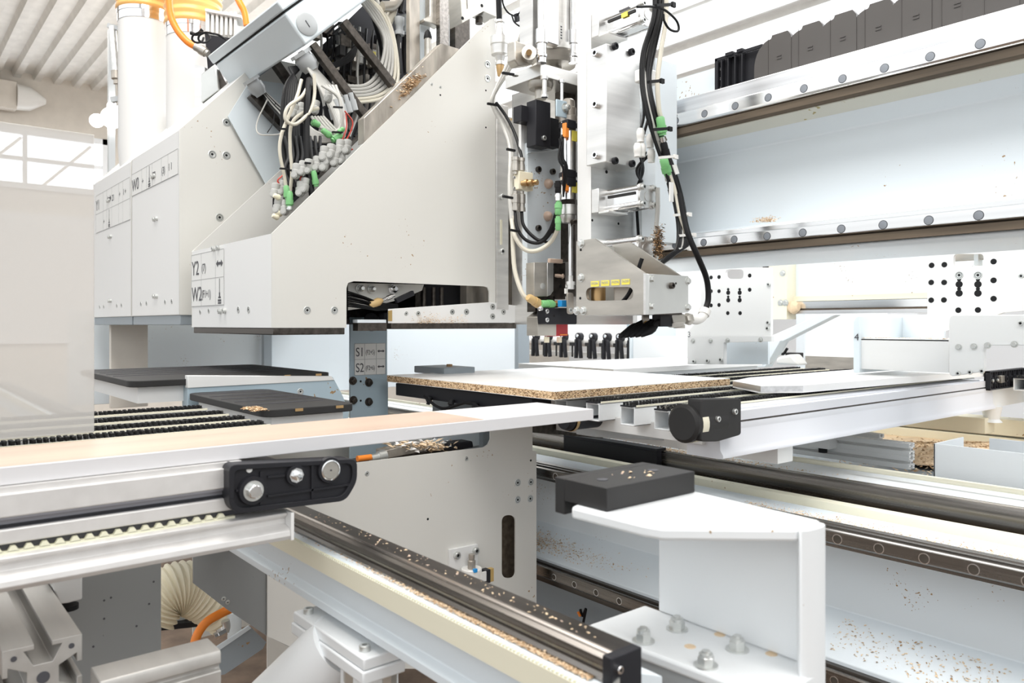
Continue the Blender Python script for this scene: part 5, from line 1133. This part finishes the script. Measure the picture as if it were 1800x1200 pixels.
MB().lathe(qx(442, 861, XC), EX, [(0, .017), (.006, .016), (.006, .0115)], 28).build('boss', 'black_plastic', pc)
MB().lathe(qx(442, 861, XC), EX, [(.004, .0118), (.007, .0118), (.007, .0078), (.0125, .0078), (.0132, .0066)], 28).build('washer', 'zinc', pc)
MB().lathe(qx(442, 861, XC), EX, [(.007, .0085), (.0135, .0085), (.0142, .0075)], 6).build('hex_bolt', 'bright_steel', pc)
MB().lathe(qx(518, 834, XC), EX, [(0, .0125), (.005, .012), (.005, .009)], 24).build('boss', 'black_plastic', pc)
MB().lathe(qx(518, 834, XC), EX, [(.004, .009), (.006, .009), (.006, .006), (.010, .006), (.011, .004)], 8).build('lock_nut', 'bright_steel', pc)
MB().lathe(qx(578, 825, XC), EX, [(0, .0165), (.005, .0155), (.005, .0125)], 28).build('boss', 'black_plastic', pc)
MB().lathe(qx(578, 825, XC), EX, [(.003, .0125), (.006, .0125), (.0065, .011), (.005, .0105), (.0055, .009)], 32).build('bearing', 'bright_steel', pc)
MB().lathe(qx(578, 825, XC), EX, [(.0052, .0105), (.006, .0100), (.006, .001)], 28).build('shaft_end', 'tool_steel', pc)
MB().lathe(qx(578, 825, XC), EX, [(.0055, .0012), (.0066, .0012)], 12).build('centre_hole', 'ink', pc)
MB().lathe(qx(438, 825, XC), EX, [(.0, .0035), (.0010, .0035)], 14).build('hole', 'label_white', pc)
# ================================================================ foreground bracket
fb = thing('cast_bracket', 'white welded bracket close to the camera carrying a black block, four nuts on its foot', 'bracket', (-.45, .62, -.31))
ZT, ZB = -.180, -.310
top = [tuple(qz(a_, c_, ZT))[:2] for a_, c_ in ((1004, 890), (1130, 921), (1165, 927), (1395, 929), (1425, 924), (1443, 914), (1219, 862), (1105, 836))]
MB().prism([Vector((a, c, ZT)) for a, c in top], (0, 0, -.012)).build('top_flange', 'white_paint', fb, .003)
b = MB()
w0, w1 = qz(1160, 1082, ZB), qz(1436, 1163, ZB)
yw = .655
b.box((-.545, yw, ZB+.0005), (-.362, yw+.010, ZT-.010))
b.build('web', 'white_paint', fb, .002)
# rounded right gusset
rp = [(-.364, .628), (-.360, .634), (-.358, .655), (-.360, .666), (-.372, .668), (-.374, .661), (-.371, .636)]
MB().prism([Vector((a, c, -.45)) for a, c in rp], (0, 0, ZT+.45-.0)).build('side_web', 'white_paint', fb, .002)
bot = [(-.575, .560), (-.566, .655), (-.54, .668), (-.348, .668), (-.34, .60), (-.40, .575)]
MB().prism([Vector((a, c, ZB)) for a, c in ((-.560, .562), (-.568, .572), (-.568, .66), (-.359, .66), (-.359, .60), (-.37, .575))], (0, 0, -.011)).build('foot_flange', 'white_paint', fb, .003)
for p_ in ((1190, 1098), (1131, 1119), (1296, 1134), (1241, 1162)): screw(qz(p_[0], p_[1]+8, ZB), EZ, .0078, fb, 'nut', 'nut')
for p_ in ((1265, 1115), (1356, 1149), (1213, 1136)):
    MB().lathe(qz(*p_, ZB), EZ, [(-.0002, .006), (.0006, .005)], 10).build('dust_spot', 'chip_light', fb)
MB().tube([qz(1398, 1158, ZB)+Vector((0, 0, .002)), qz(1420, 1168, ZB)+Vector((0, 0, .002))], .0012).build('red_chip', 'warning_red', fb)
bb = thing('stop_block', 'black rectangular block with two screw holes on top of the white bracket', 'block', (-.55, .59, ZT))
q = [qz(1065, 893, ZT), qz(1219, 868, ZT)]
X1_, Ya_, Yb_ = -.515, .543, .679
X0_ = -.574
MB().prism([(X0_, Ya_, ZT+.0005), (X1_, Ya_, ZT+.0005), (X1_, Yb_, ZT+.0005), (X0_, Yb_, ZT+.0005)], (0, 0, .0225)).build('block', 'dark_block', bb, .0008)
MB().box((X0_, Ya_, ZT-.0135), (X0_-.014, Yb_, ZT+.023)).build('side_lug', 'dark_block', bb, .0008)
for y_ in (.570, .648): MB().lathe(((X0_+X1_)/2-.002, y_, ZT+.0229), EZ, [(0, .0058), (.0006, .0058)], 20).build('screw_hole', 'ink', bb)
chips('wood_chips', 'few pale wood specks on the black stop block', 14, lambda: (U(-.56, -.525), U(.59, .64), ZT+.0235), .0035, ('chip_light', 'wood_laminate'))
t = thing('foot_block', 'grey block under the foot of the white bracket behind the rail end', 'block', (-.45, .64, -.4))
MB().box((-.527, .575, -.60), (-.40, .70, ZB-.0115)).build('block', 'grey_plastic', t, .002)
# ================================================================ lower left: panels, T-slot bars, hose, orange cable
t = thing('grey_side_panel', 'dark grey sheet panel below the front support table, left of the cream hose', 'panel', (-1.2, .2, -.8))
MB().prism(PX([(-40, 980), (283, 980), (283, 1175), (230, 1215), (-40, 1260)], -1.22), (-.004, 0, 0)).build('sheet', 'grey_panel_paint', t)
for a in ((197,1003),(270,1022),(183,1055),(195,1050),(183,1087),(262,1061),(240,1100),(164,1136)): MB().lathe(qx(*a, -1.22), EX, [(0, .0016), (.0004, .0016)], 8).build('speck', 'ink', t)
t = thing('grey_skirt_panel', 'grey blue slanted skirt panel under the front rail girder, right of the cream hose', 'panel', (-1.3, .6, -.7))
MB().prism(PX([(340, 955), (600, 955), (600, 1290), (520, 1142), (470, 1118), (398, 1070), (340, 1025)], -1.36), (-.004, 0, 0)).build('sheet', 'grey_panel_paint', t)
MB().prism(PX([(470, 960), (700, 1110), (700, 1300), (560, 1200), (522, 1142), (470, 1118)], -1.355), (-.003, 0, 0)).build('sheet', 'cover_paint', t)
for a in ((393, 1052), (400, 1058)): screw(qx(*a, -1.36), EX, .004, t, 'csk')
# rail foot lug
lg = thing('white_lug', 'small white bracket hanging under the front support table profile', 'bracket', qx(115, 1040, -1.1))
MB().prism(PX([(86, 1010), (145, 1000), (145, 1053), (120, 1060), (104, 1062)], -1.1), (-.05, 0, 0)).build('lug', 'head_paint', lg, .002)
MB().lathe(qx(120, 1062, -1.12), EZ, [(-.006, .012), (.0, .012)], 14).build('rubber_foot', 'black_rubber', lg)
h = thing('ribbed_hose', 'cream coloured ribbed suction hose bending behind the grey panels', 'hose', qx(320, 1040, -1.6))
hc = [qx(250, 1040, -1.62), qx(290, 1030, -1.62), qx(320, 1030, -1.62), qx(350, 1042, -1.62), qx(395, 1075, -1.62)]
P_ = spline([qx(262, 1085, -1.66), qx(285, 1048, -1.66), qx(318, 1033, -1.66), qx(352, 1042, -1.66), qx(400, 1072, -1.66)], 26)
b = MB(); n = 24; u = None
for i, p in enumerate(P_):
    d = (P_[min(i+1, len(P_)-1)]-P_[max(i-1, 0)]).normalized(); u = d.orthogonal() if u is None else (u-d*u.dot(d)); u.normalize(); w = d.cross(u)
    r = .052*(1+.06*math.cos(i*2*math.pi/5.2))
    for k in range(n): a = 2*math.pi*k/n; b.v.append(tuple(p+(u*math.cos(a)+w*math.sin(a))*r))
for i in range(len(P_)-1):
    for k in range(n): b.f.append((i*n+k, i*n+(k+1) % n, (i+1)*n+(k+1) % n, (i+1)*n+k)); b.m.append(0)
b.build('hose', 'cream_hose', h)
t = thing('orange_cable', 'orange cable bent in an arc on the floor side below the ribbed hose', 'cable', qx(360, 1120, -1.5))
MB().tube([qx(405, 1070, -1.5), qx(388, 1078, -1.5), (qx(362, 1094, -1.5)), qx(345, 1120, -1.5), qx(342, 1150, -1.5), qx(350, 1190, -1.5)], .0085, 12).build('cable', 'orange_cable', t)
t = thing('dust_tray', 'blue grey angled tray with wood dust on its top edge', 'tray', qx(420, 1120, -1.45))
MB().prism(PX([(360, 1153), (440, 1101), (468, 1128), (462, 1140), (395, 1185), (365, 1190)], -1.45), (-.006, 0, 0)).build('side', 'gun_grey_paint', t)
MB().prism([qx(357, 1150, -1.45), qx(436, 1098, -1.45), qx(441, 1103, -1.45), qx(362, 1157, -1.45)], (.004, 0, 0)).build('edge', 'box_paint', t, .001)
for p_ in ((380, 1160), (381, 1181)): screw(qx(*p_, -1.45), EX, .004, t, 'csk')
t = thing('blue_channel', 'pale blue metal channel lying below the ribbed hose', 'channel', qx(330, 1085, -1.7))
MB().prism(PX([(296, 1090), (345, 1063), (372, 1055), (372, 1075), (300, 1096)], -1.72), (-.05, 0, 0)).build('channel', 'box_paint', t, .001)
MB().prism(PX([(284, 1098), (360, 1092), (360, 1100), (284, 1108)], -1.70), (-.03, 0, 0)).build('black_bar', 'black_plastic', t)
t = thing('pipe_fitting', 'small silver elbow fitting beside the orange cable', 'fitting', qx(395, 1100, -1.55))
MB().tube([qx(396, 1090, -1.55), qx(398, 1100, -1.55), qx(396, 1110, -1.55)], .008, 10).build('elbow', 'zinc', t); MB().lathe(qx(396, 1108, -1.55), (0, -1, -.3), [(0, .01), (.015, .01), (.015, .007), (.022, .007)], 8).build('nut', 'chrome', t)
MB().cyl(qx(412, 1075, -1.6), qx(412, 1120, -1.6), .014).build('pipe', 'box_paint', t)
# T slot bars
def tslot(name, label, c, ax, size, L_, mt='shaded_aluminium', n=1):
    # square aluminium profile with a slot in each face; ax: unit axis along X or Y
    ax = Vector(ax); u = EY if abs(ax.x) > .5 else EX; h_ = size/2
    t = thing(name, label, 'profile', c)
    sec = []
    def face(sx_, sz_):
        return None
    g, dp, lip, wd = size*.11, size*.30, size*.07, size*.24
    q = []
    base = [(-h_, -h_), (-g, -h_), (-g, -h_+lip), (-wd, -h_+lip), (-g*1.1, -h_+dp), (g*1.1, -h_+dp), (wd, -h_+lip), (g, -h_+lip), (g, -h_)]
    for k in range(4):
        a = k*math.pi/2
        for x_, y_ in base: q.append((x_*math.cos(a)-y_*math.sin(a), x_*math.sin(a)+y_*math.cos(a)))
    for j in range(n):
        off = Vector((0, 0, -j*size))
        MB().prism([Vector(c)+off+u*a+EZ*b_ for a, b_ in q], ax*L_).build('profile', mt, t, .0006)
        MB().lathe(Vector(c)+off-ax*.0003, ax*-1, [(0, size*.085), (.0004, size*.085)], 16).build('core_hole', 'ink', t)
        for a in (-1, 1):
            for b_ in (-1, 1): MB().lathe(Vector(c)+off+u*a*h_*.72+EZ*b_*h_*.72-ax*.0003, ax*-1, [(0, size*.04), (.0004, size*.04)], 10).build('corner_hole', 'ink', t)
    return t
e0 = qz(76, 1128, -.33)
tslot('slotted_bar', 'thick T slot aluminium bar end at the bottom left corner under the table', (-.93, .137, -.366), (-1, 0, 0), .072, 1.2)
t = thing('cross_bar', 'pale aluminium bar running right from the thick T slot bar end', 'profile', (-.86, .24, -.39))
MB().prism(*tp([(-.905,-.358),(-.862,-.358),(-.860,-.362),(-.860,-.372),(-.866,-.374),(-.866,-.378),(-.860,-.380),(-.860,-.42),(-.905,-.42)], .176, .296)).build('bar', 'shaded_aluminium', t, .0012)
# ================================================================ grey motor with cream band under the right table
t = thing('drum_motor', 'dark drum motor with cream band and rounded glassy grey housing at the table girder end', 'motor', (-.86, 1.27, -.2))
c0_ = qx(1226, 741, -.90); ax_ = Vector((0, 1, 0))
MB().lathe(c0_+ax_*-.046, ax_, [(0, .030), (.005, .036), (.016, .036)], 28).build('drum', 'dark_block', t)
MB().lathe(c0_+ax_*-.030, ax_, [(0, .0368), (.018, .0368)], 28).build('cream_band', 'cream_strip', t)
MB().lathe(c0_+ax_*-.012, ax_, [(0, .036), (.06, .036)], 28).build('drum', 'dark_block', t)
MB().prism(PX(rounded([(1232, 702), (1303, 700), (1303, 764), (1262, 776), (1232, 776)], 5), -.866), (-.03, 0, 0)).build('housing', 'dark_block', t, .002)
for p_ in ((1290, 723), (1260, 736)): screw(qx(*p_, -.866), EX, .0055, t, 'cap')
t = thing('belt_pulley', 'black roller with cream band between girder ends under the particle board', 'roller', qx(1000, 738, -1.2))
MB().lathe(qx(990, 738, -1.22), EY, [(0, .02), (.01, .024), (.018, .024), (.018, .026), (.026, .026), (.026, .024), (.16, .024)], 24).build('roller', 'black_plastic', t)
MB().lathe(qx(990, 738, -1.22)+EY*.018, EY, [(0, .0265), (.008, .0265)], 24).build('band', 'brass', t)
t = thing('cross_carrier', 'grey speckled cross carrier below the square tube ends', 'carrier', (-1.2, 1.5, -.26))
MB().prism(PX([(1045, 752), (1240, 742), (1240, 762), (1190, 775), (1045, 768)], -1.23), (-.06, 0, 0)).build('carrier', 'grey_plastic', t, .002)
MB().box((-1.3, 1.25, -.235), (-.93, 1.31, -.202)).build('tube_support', 'head_paint', t, .001)
MB().box((-1.62, 1.5, -.30), (-.92, 1.56, -.205)).build('rear_support', 'head_paint', t, .001)

# ================================================================ lower right: extruded bars, tray, white box, chips
tslot('slotted_bar', 'double aluminium T slot bar with its open end facing right, beside the chip pile', tuple(qx(1603, 790, -.905)), (-1, 0, 0), .034, .62, 'head_paint', n=2)
t = thing('slide_pedestal', 'square white foot between table girder and double T slot bar', 'foot', qx(1445, 775, -1.05))
p = qy(1440, 780, 2.06); MB().box(p+Vector((-.03, 0, -.012)), p+Vector((.03, .06, .06))).build('foot', 'head_paint', t, .001); MB().cyl(p+Vector((0, .02, -.012)), p+Vector((0, .02, -.026)), .012).build('stud', 'black_rubber', t)
tslot('slotted_bar', 'pale bar with speckled top running behind the double T slot bar', tuple(qx(1550, 772, -1.02)), (-1, 0, 0), .030, .5, 'head_paint')
t = thing('square_bar', 'beige square bar with end block above the chip pile', 'bar', qy(1680, 748, 2.7))
a, c = qy(1560, 752, 2.7), qy(1732, 735, 2.7); MB().box((a.x-.5, 2.7, qy(1732, 763, 2.7).z), (c.x, 2.78, c.z)).build('bar', 'cream_strip', t, .002)
t = thing('square_bar', 'longer beige grooved bar behind the end block, reaching the picture edge', 'bar', qy(1780, 748, 2.95))
p = qy(1720, 733, 2.95); MB().box((p.x-.5, 2.95, p.z-.055), (p.x+.6, 3.03, p.z)).build('bar', 'cream_strip', t, .002); MB().box((p.x-.5, 2.95, p.z-.13), (p.x+.6, 3.02, p.z-.062)).build('bar', 'cream_strip', t, .002)
t = thing('sheet_tray', 'grey sheet metal tray with wood chips behind the bed', 'tray', (-1.2, 2.6, -.42))
MB().box((-2.6, 1.95, -.425), (.4, 3.4, -.415)).build('tray', 'gun_grey_paint', t)
MB().obox((-.75, 2.4, -.405), (1.1, 0, 0), (0, .02, 0), (0, 0, .02)).build('rib', 'aluminium', t)
MB().box((-1.35, 1.96, -.413), (-.82, 2.03, -.40)).build('flange', 'pale_blue_paint', t)
def _pile():
    while True:
        x_, y_ = random.gauss(-.80, .22), random.gauss(2.62, .2)
        if -1.3 < x_ < -.3 and 2.06 < y_ < 2.9 and (x_ < -.80 or y_ > 2.32): break
    return (x_, y_, -.414+max(0, .052*math.exp(-((x_+.80)**2/.09+(y_-2.62)**2/.09)))+U(-.001, .003))
chips('wood_chips', 'large pile of light wood chips on the tray between the bars and white box', 5200, _pile, .0065)
b = MB(); nx, ny = 26, 22
for i in range(nx+1):
    for j in range(ny+1):
        x_ = -1.40+i*.05; y_ = 2.31+j*.035; b.v.append((x_, y_, -.4146+max(0, .055*math.exp(-((x_+.80)**2/.09+(y_-2.62)**2/.09))+.003*math.sin(x_*37)*math.cos(y_*29))))
for i in range(nx):
    for j in range(ny): k = i*(ny+1)+j; b.f.append((k, k+1, k+ny+2, k+ny+1)); b.m.append(0)
o = b.build('sawdust', 'chip_light'); tag(o, 'layer of fine sawdust under the loose chips on the tray', 'sawdust', kind='stuff')
t = thing('white_cover_box', 'white sheet metal box standing behind the bed rails at the picture edge', 'box', (-.5, 2.0, -.42))
p, q_ = qy(1641, 779, 1.95), qy(1641, 894, 1.95)
MB().box((p.x, 1.95, -.405), (.3, 1.954, p.z)).build('front_sheet', 'white_paint', t, .001); MB().box((p.x, 1.95, -.405), (p.x+.004, 2.12, p.z)).build('side_sheet', 'white_paint', t, .001)
MB().box((p.x, 2.3, -.414), (.3, 2.304, p.z-.02)).build('rear_sheet', 'white_paint', t)
MB().box((p.x, 1.93, -.413), (.3, 1.952, -.405)).build('base_flange', 'pale_blue_paint', t)

# ================================================================ brackets marked 3 and 4 at the back
def perforated(name, parent, outer_px, Y, holes, win, mt='head_paint', th=.012):
    o = PYl(outer_px, Y)
    if win: ring = slitted(o, PYl(rounded(win, 7), Y))
    else: ring = o
    pl_ = MB().prism(ring, (0, th, 0)).build(name, mt, parent, 0)
    for a, c, r in holes: screw(qy(a, c, Y), (0, -1, 0), r, pl_, 'hole', 'hole')
    return pl_
Z6 = lambda a, c: (a/2.727+1140, c/2.727+380)
r4 = thing('rear_bracket', 'large white bracket plate with many holes, marked 4, at the picture edge', 'bracket', (-.9, 2.15, -.14))
hs = [(*Z6(a, c), .0075) for a, c in ((1357,235),(1418,232),(1654,217),(1654,307),(1654,395),(1355,317),(1417,317),(1355,402),(1416,401),(1485,450),(1579,449))]
hs += [(*Z6(a, c), r) for a in (1489, 1579) for c, r in ((304, .005), (326, .009), (348, .005), (369, .009))]
perforated('upper_plate', r4, [(1630, 430), (1812, 430), (1812, 545), (1765, 549), (1756, 552), (1630, 590)], 2.25, hs, [(1676, 446), (1729, 446), (1729, 469), (1676, 469)])
for a in (1489, 1579): screw(qy(*Z6(a, 282), 2.25), (0, -1, 0), .011, r4, 'csk')
lp2 = MB().prism(PYl(rounded([(1668, 553), (1860, 553), (1860, 607), (1729, 607), (1729, 653), (1668, 662)], 10), 2.13), (0, .02, 0)).build('lower_plate', 'head_paint', r4, .002)
for a in ((1685, 610), (1712, 609), (1736, 607), (1783, 605)): screw(qy(*a, 2.13), (0, -1, 0), .0062, lp2, 'hex', 'bolt')
for a in ((1685, 656), (1706, 654), (1727, 652), (1796, 485), (1795, 568)): screw(qy(*a, 2.13), (0, -1, 0), .006, lp2, 'cap', 'bolt')
MB().prism(PYl([(1503, 556), (1516, 553), (1630, 553), (1641, 520), (1612, 440), (1660, 440), (1660, 600), (1503, 600)], 2.42), (0, .012, 0)).build('back_plate', 'pale_blue_paint', r4, .002)
a, c = qy(1510, 648, 2.16), qy(1668, 597, 2.16)
MB().box((a.x, 2.16, a.z), (c.x, 2.172, c.z)).build('shelf_front', 'head_paint', r4, .001); MB().box((a.x, 2.16, c.z-.004), (c.x, 2.42, c.z)).build('shelf_top', 'head_paint', r4)
e_ = MB().prism(PYl([(1500, 565), (1506, 556), (1511, 556), (1511, 655), (1500, 655)], 2.15), (0, .3, 0)).build('end_plate', 'box_paint', r4, .001)
text('4', qy(1501.5, 598, 2.148), EX, EZ, .028, e_)
MB().box(qy(1640, 460, 2.28), qy(1800, 440, 2.30)+Vector((0, .02, 0))).build('cross_bar', 'tool_steel', r4)
MB().box(qy(1712, 466, 2.27), qy(1727, 442, 2.30)).build('hex_screw', 'zinc', r4)
chips('wood_chips', 'thin line of chips on the shelf of the bracket marked 4', 220, lambda: (U(a.x, c.x), U(2.17, 2.2), c.z+.002), .003)
r3 = thing('rear_bracket', 'white bracket plate with hole pattern, marked 3, behind the hose elbow', 'bracket', (-1.5, 2.15, -.14))
hs = [(*Z6(a, c), .0065) for a, c in ((300,293),(338,291),(485,284),(485,352),(300,359),(338,359),(300,427),(338,425),(380,464),(439,464))]
hs += [(*Z6(a, c), r) for a in (382, 437) for c, r in ((350, .0045), (366, .0075), (386, .0045), (402, .0075))]
perforated('upper_plate', r3, [(1232, 470), (1355, 470), (1355, 600), (1208, 600), (1208, 585), (1232, 555)], 2.16, hs, [(1275, 473), (1307, 473), (1307, 490), (1275, 490)])
l3 = MB().prism(PYl([(1208, 590), (1356, 590), (1356, 600), (1272, 602), (1272, 640), (1208, 640)], 2.14), (0, .018, 0)).build('lower_plate', 'head_paint', r3, .001)
for p_ in ((1218, 599), (1249, 599), (1279, 598), (1337, 597)): screw(qy(*p_, 2.14), (0, -1, 0), .0062, l3, 'hex', 'bolt')
for p_ in ((1221, 635), (1245, 634), (1268, 632)): screw(qy(*p_, 2.14), (0, -1, 0), .007, l3, 'cap', 'bolt')
for p_ in ((1352, 500), (1351, 567), (1350, 577)): screw(qy(*p_, 2.16), (0, -1, 0), .006, l3, 'cap', 'bolt')
text('3', qy(1208.5, 592, 2.138), EX, EZ, .026, l3)
MB().prism(PYl([(1272, 600), (1350, 600), (1350, 640), (1272, 640)], 2.2), (0, .01, 0)).build('back_plate', 'pale_blue_paint', r3)
# wide pale box left of bracket 3
t = thing('rail_cover', 'wide pale rail cover between the clamp row and the bracket marked 3', 'cover', (-2.0, 2.55, -.15))
a, c = qy(1112, 634, 2.6), qy(1208, 592, 2.6); MB().box((a.x, 2.6, a.z), (c.x+.02, 2.7, c.z)).build('cover', 'white_paint', t, .004); MB().box((a.x-.01, 2.59, a.z-.02), (a.x, 2.9, c.z+.12)).build('end_sheet', 'box_paint', t)
# slanted tube
t = thing('slanted_brace', 'pale blue slanted brace between the two rear brackets', 'brace', qy(1330, 600, 2.75))
MB().bar(qy(1262, 640, 2.75), qy(1335, 598, 2.75)+Vector((0,0,0)), .10, .05).build('brace', 'pale_blue_paint', t, .004)
MB().prism(PYl([(1270, 645), (1330, 600), (1372, 598), (1345, 645)], 2.74), (0, .05, 0)).build('brace', 'pale_blue_paint', t, .002)
MB().prism(PYl([(1345, 595), (1440, 553), (1468, 553), (1375, 600), (1360, 625)], 2.76), (0, .05, 0)).build('brace', 'pale_blue_paint', t, .002)
# second gantry behind
t = thing('rear_gantry', 'second pale gantry with rail seen between the two rear brackets', 'gantry', (-1.2, 2.95, .1))
a, c = qy(1385, 552, 2.95), qy(1640, 430, 2.95)
MB().box((a.x, 2.95, a.z+.03), (c.x+1.2, 3.2, .34)).build('body', 'pale_blue_paint', t, .002)
MB().box((a.x, 2.93, a.z+.052), (c.x+1.2, 2.95, a.z+.072)).build('lip', 'cream_strip', t)
MB().box((a.x, 2.92, a.z+.022), (c.x+1.2, 2.95, a.z+.050)).build('rail', 'bright_steel', t); MB().box((a.x, 2.925, a.z+.014), (c.x+1.2, 2.95, a.z+.022)).build('groove', 'groove_dirt', t)
MB().box((a.x, 2.915, a.z), (c.x+1.2, 2.95, a.z+.014)).build('rail', 'aluminium_x', t)
b_ = qy(1357, 557, 2.95); MB().box((b_.x, 2.88, b_.z-.01), (b_.x+.03, 2.95, .34)).build('end_gap', 'dark_steel', t); MB().box((b_.x+.028, 2.88, b_.z-.01), (qy(1383, 500, 2.88).x, 2.95, .34)).build('end_plate', 'cream_strip', t)
for p_ in ((1376, 480), (1372, 532), (1381, 532)): screw(qy(*p_, 2.88), (0, -1, 0), .01, t, 'hex', 'bolt')
MB().lathe(qy(1388, 540, 2.90), EX, [(0, .02), (.02, .03), (.04, .015)], 10).build('resin_blob', 'chip_light', t)
# cabinets and sheets behind
t = thing('rear_cabinet', 'tall white cabinet with grey corner posts seen under the second gantry', 'cabinet', (-2.5, 4.6, FL))
a = qy(1410, 600, 4.6); c = qy(1560, 600, 4.6)
MB().box((a.x, 4.6, FL), (c.x, 5.0, .6)).build('body', 'wall_white', t); MB().box((a.x-.03, 4.58, FL), (a.x+.03, 4.64, .6)).build('post', 'pale_blue_paint', t); MB().box((a.x, 4.585, -.28), (c.x, 4.6, -.2)).build('plinth', 'tool_steel', t)
t = thing('cable_clip_block', 'black latch and looped cable beside the rear cabinet foot', 'latch', qy(1385, 612, 3.1))
MB().box(qy(1380, 635, 3.1), qy(1402, 620, 3.1)+Vector((0, .05, 0))).build('block', 'dark_block', t, .003); MB().tube([qy(1372, 600, 3.1), qy(1368, 612, 3.1), qy(1376, 622, 3.1), qy(1384, 612, 3.1)], .006).build('loop', 'black_cable', t)
MB().prism(PYl([(1362, 640), (1365, 628), (1390, 622), (1398, 632), (1405, 642)], 3.0), (0, .08, 0)).build('white_sack', 'white_plastic', t, .01)
for i, (pa, pb_x, X_, lab) in enumerate(((120, 466, -3.66, 'wide pale blue casing sheet under the left drilling heads'), (476, 622, -3.64, 'pale blue casing sheet directly left of the S1 column'), (676, 912, -3.66, 'pale casing sheet between the S1 column and the grey blue post'))):
    a, c = qx(pa, 600, X_), qx(pb_x, 600, X_); t = thing('casing_sheet', lab, 'casing', (X_, a.y, -.33), 'machine casing sheets')
    MB().box((X_-.02, a.y, -.34), (X_, c.y, .06)).build('sheet', 'pale_blue_paint', t, .002)
for px_, w, lab, X_ in ((471, .04, 'slim grey blue casing post left of the S1 column', -3.60), (921, .075, 'grey blue casing post right of the head base, in front of the clamp row', -3.0), (228, .14, 'greyish casing post under the two closed heads', -3.45)):
    p = qx(px_, 600, X_); t = thing('casing_post', lab, 'post', (p.x, p.y, -.5)); MB().box((X_-.03, p.y-w/2, -.34), (X_, p.y+w/2, .035 if px_ < 900 else .1)).build('post', 'gun_grey_paint' if px_ != 228 else 'wall_plaster', t, .002)
t = thing('rear_cladding', 'white rear panel with dark lower seam behind the clamp row', 'panel', (-2.6, 4.0, 0))
a, c = qy(938, 597, 4.0), qy(1240, 560, 4.0); MB().box((a.x-.3, 4.0, a.z), (c.x, 4.03, 1.2)).build('panel', 'wall_white', t); MB().box((a.x-.3, 3.99, a.z-.02), (c.x, 4.0, a.z)).build('seam', 'gun_grey_paint', t)
p = qy(1102, 575, 3.9); MB().box((p.x, 3.9, -.1), (p.x+.07, 3.95, 1.0)).build('post', 'blue_grey_paint', t)
# row of clamps on a white rail
t = thing('clamp_rail', 'white tube rail carrying the row of black clamps behind the boards', 'rail', (-2.4, 3.2, -.1))
a, c = qy(938, 616, 3.2), qy(1115, 611, 3.2)
MB().cyl((a.x-.3, 3.2, -.10), (c.x+.05, 3.2, -.10), .028).build('tube', 'white_plastic', t); MB().box((a.x-.3, 3.25, -.19), (c.x+.05, 3.27, -.165)).build('lower_bar', 'white_plastic', t)
for k in range(9):
    px_ = (940, 962, 989.5, 1016, 1040.5, 1065, 1088, 1109, 1128)[k]
    p = qy(px_, 612, 3.15); r = thing('rail_clamp', ['black clamp at the near end of the row, half hidden by the grey blue post', 'second black clamp in the row, just right of the grey blue post', 'third black clamp in the row, under the white pins', 'fourth black clamp in the row', 'fifth black clamp in the row', 'sixth black clamp in the row', 'seventh black clamp in the row', 'eighth black clamp at the end against the pale rail cover', 'last black clamp hidden mostly by the pale rail cover'][k], 'clamp', (p.x, 3.15, -.2), 'black clamps on the white rail')
    MB().lathe((p.x, 3.145, -.072), (0, 1, 0), [(0, .018), (.004, .024), (.03, .024)], 18).build('round_head', 'black_plastic', r); MB().lathe((p.x, 3.143, -.066), (0, -1, 0), [(0, .010), (.002, .008)], 12).build('bright_cap', 'chrome', r)
    for sx_ in (-1, 1): MB().bar((p.x+sx_*.012, 3.15, -.085), (p.x+sx_*.020+.004, 3.15, -.195), .016, .02).build('jaw', 'black_plastic', r, .002)
    MB().box((p.x+.045, 3.16, -.125), (p.x+.085, 3.18, -.105)).build('switch', 'dark_block', r); MB().box((p.x+.062, 3.16, -.19), (p.x+.067, 3.17, -.125)).build('switch_stem', 'dark_block', r)
for k, x in enumerate((-.86, -.76, -.66, -.56, -.46)):
    support_bar(x, 2.78+.0*k, 4.4, ['far brush bar nearest the bracket marked 4, beyond the girder end', 'second far brush bar beyond the black ribbed end cap', 'third far brush bar beyond the black ribbed end cap', 'fourth far brush bar beyond the black ribbed end cap', 'outermost far brush bar at the picture edge'][k], 'far brush bars at the picture edge')
# floor dust
chips('wood_chips', 'brown debris on the floor under the front rail girder', 500, lambda: (U(-2.4, -1.2), U(.5, 1.1), FL+.004), .012, ('chip_dark', 'chip_light'))
t = thing('floor_cable_group', 'orange tipped black cables on the pale sheet below the bed rail', 'cable', qy(1030, 1075, 1.6))
MB().tube([qy(1020, 1070, 1.62), qy(1024, 1082, 1.62), qy(1030, 1070, 1.62), qy(1024, 1100, 1.62)], .004).build('cable', 'black_cable', t)
MB().tube([qy(1016, 1075, 1.61), qy(1020, 1083, 1.61)], .004).build('orange_tip', 'orange_cable', t)
MB().box((-2.2, 1.66, FL), (-.9, 1.68, -.76)).build('backing_sheet', 'gun_grey_paint', t)
# translucent sheet added to give the pale wash at the far left
t = thing('wash_sheet', 'milky translucent sheet added for the pale wash at the far left before the machine', 'wash sheet', (-1.2, 0, -.1))
MB().box((-1.2, -.25, -.150), (-1.203, qx(166, 570, -1.2).y, qx(90, 226, -1.2).z)).build('sheet', 'pale_wash', t, .001)
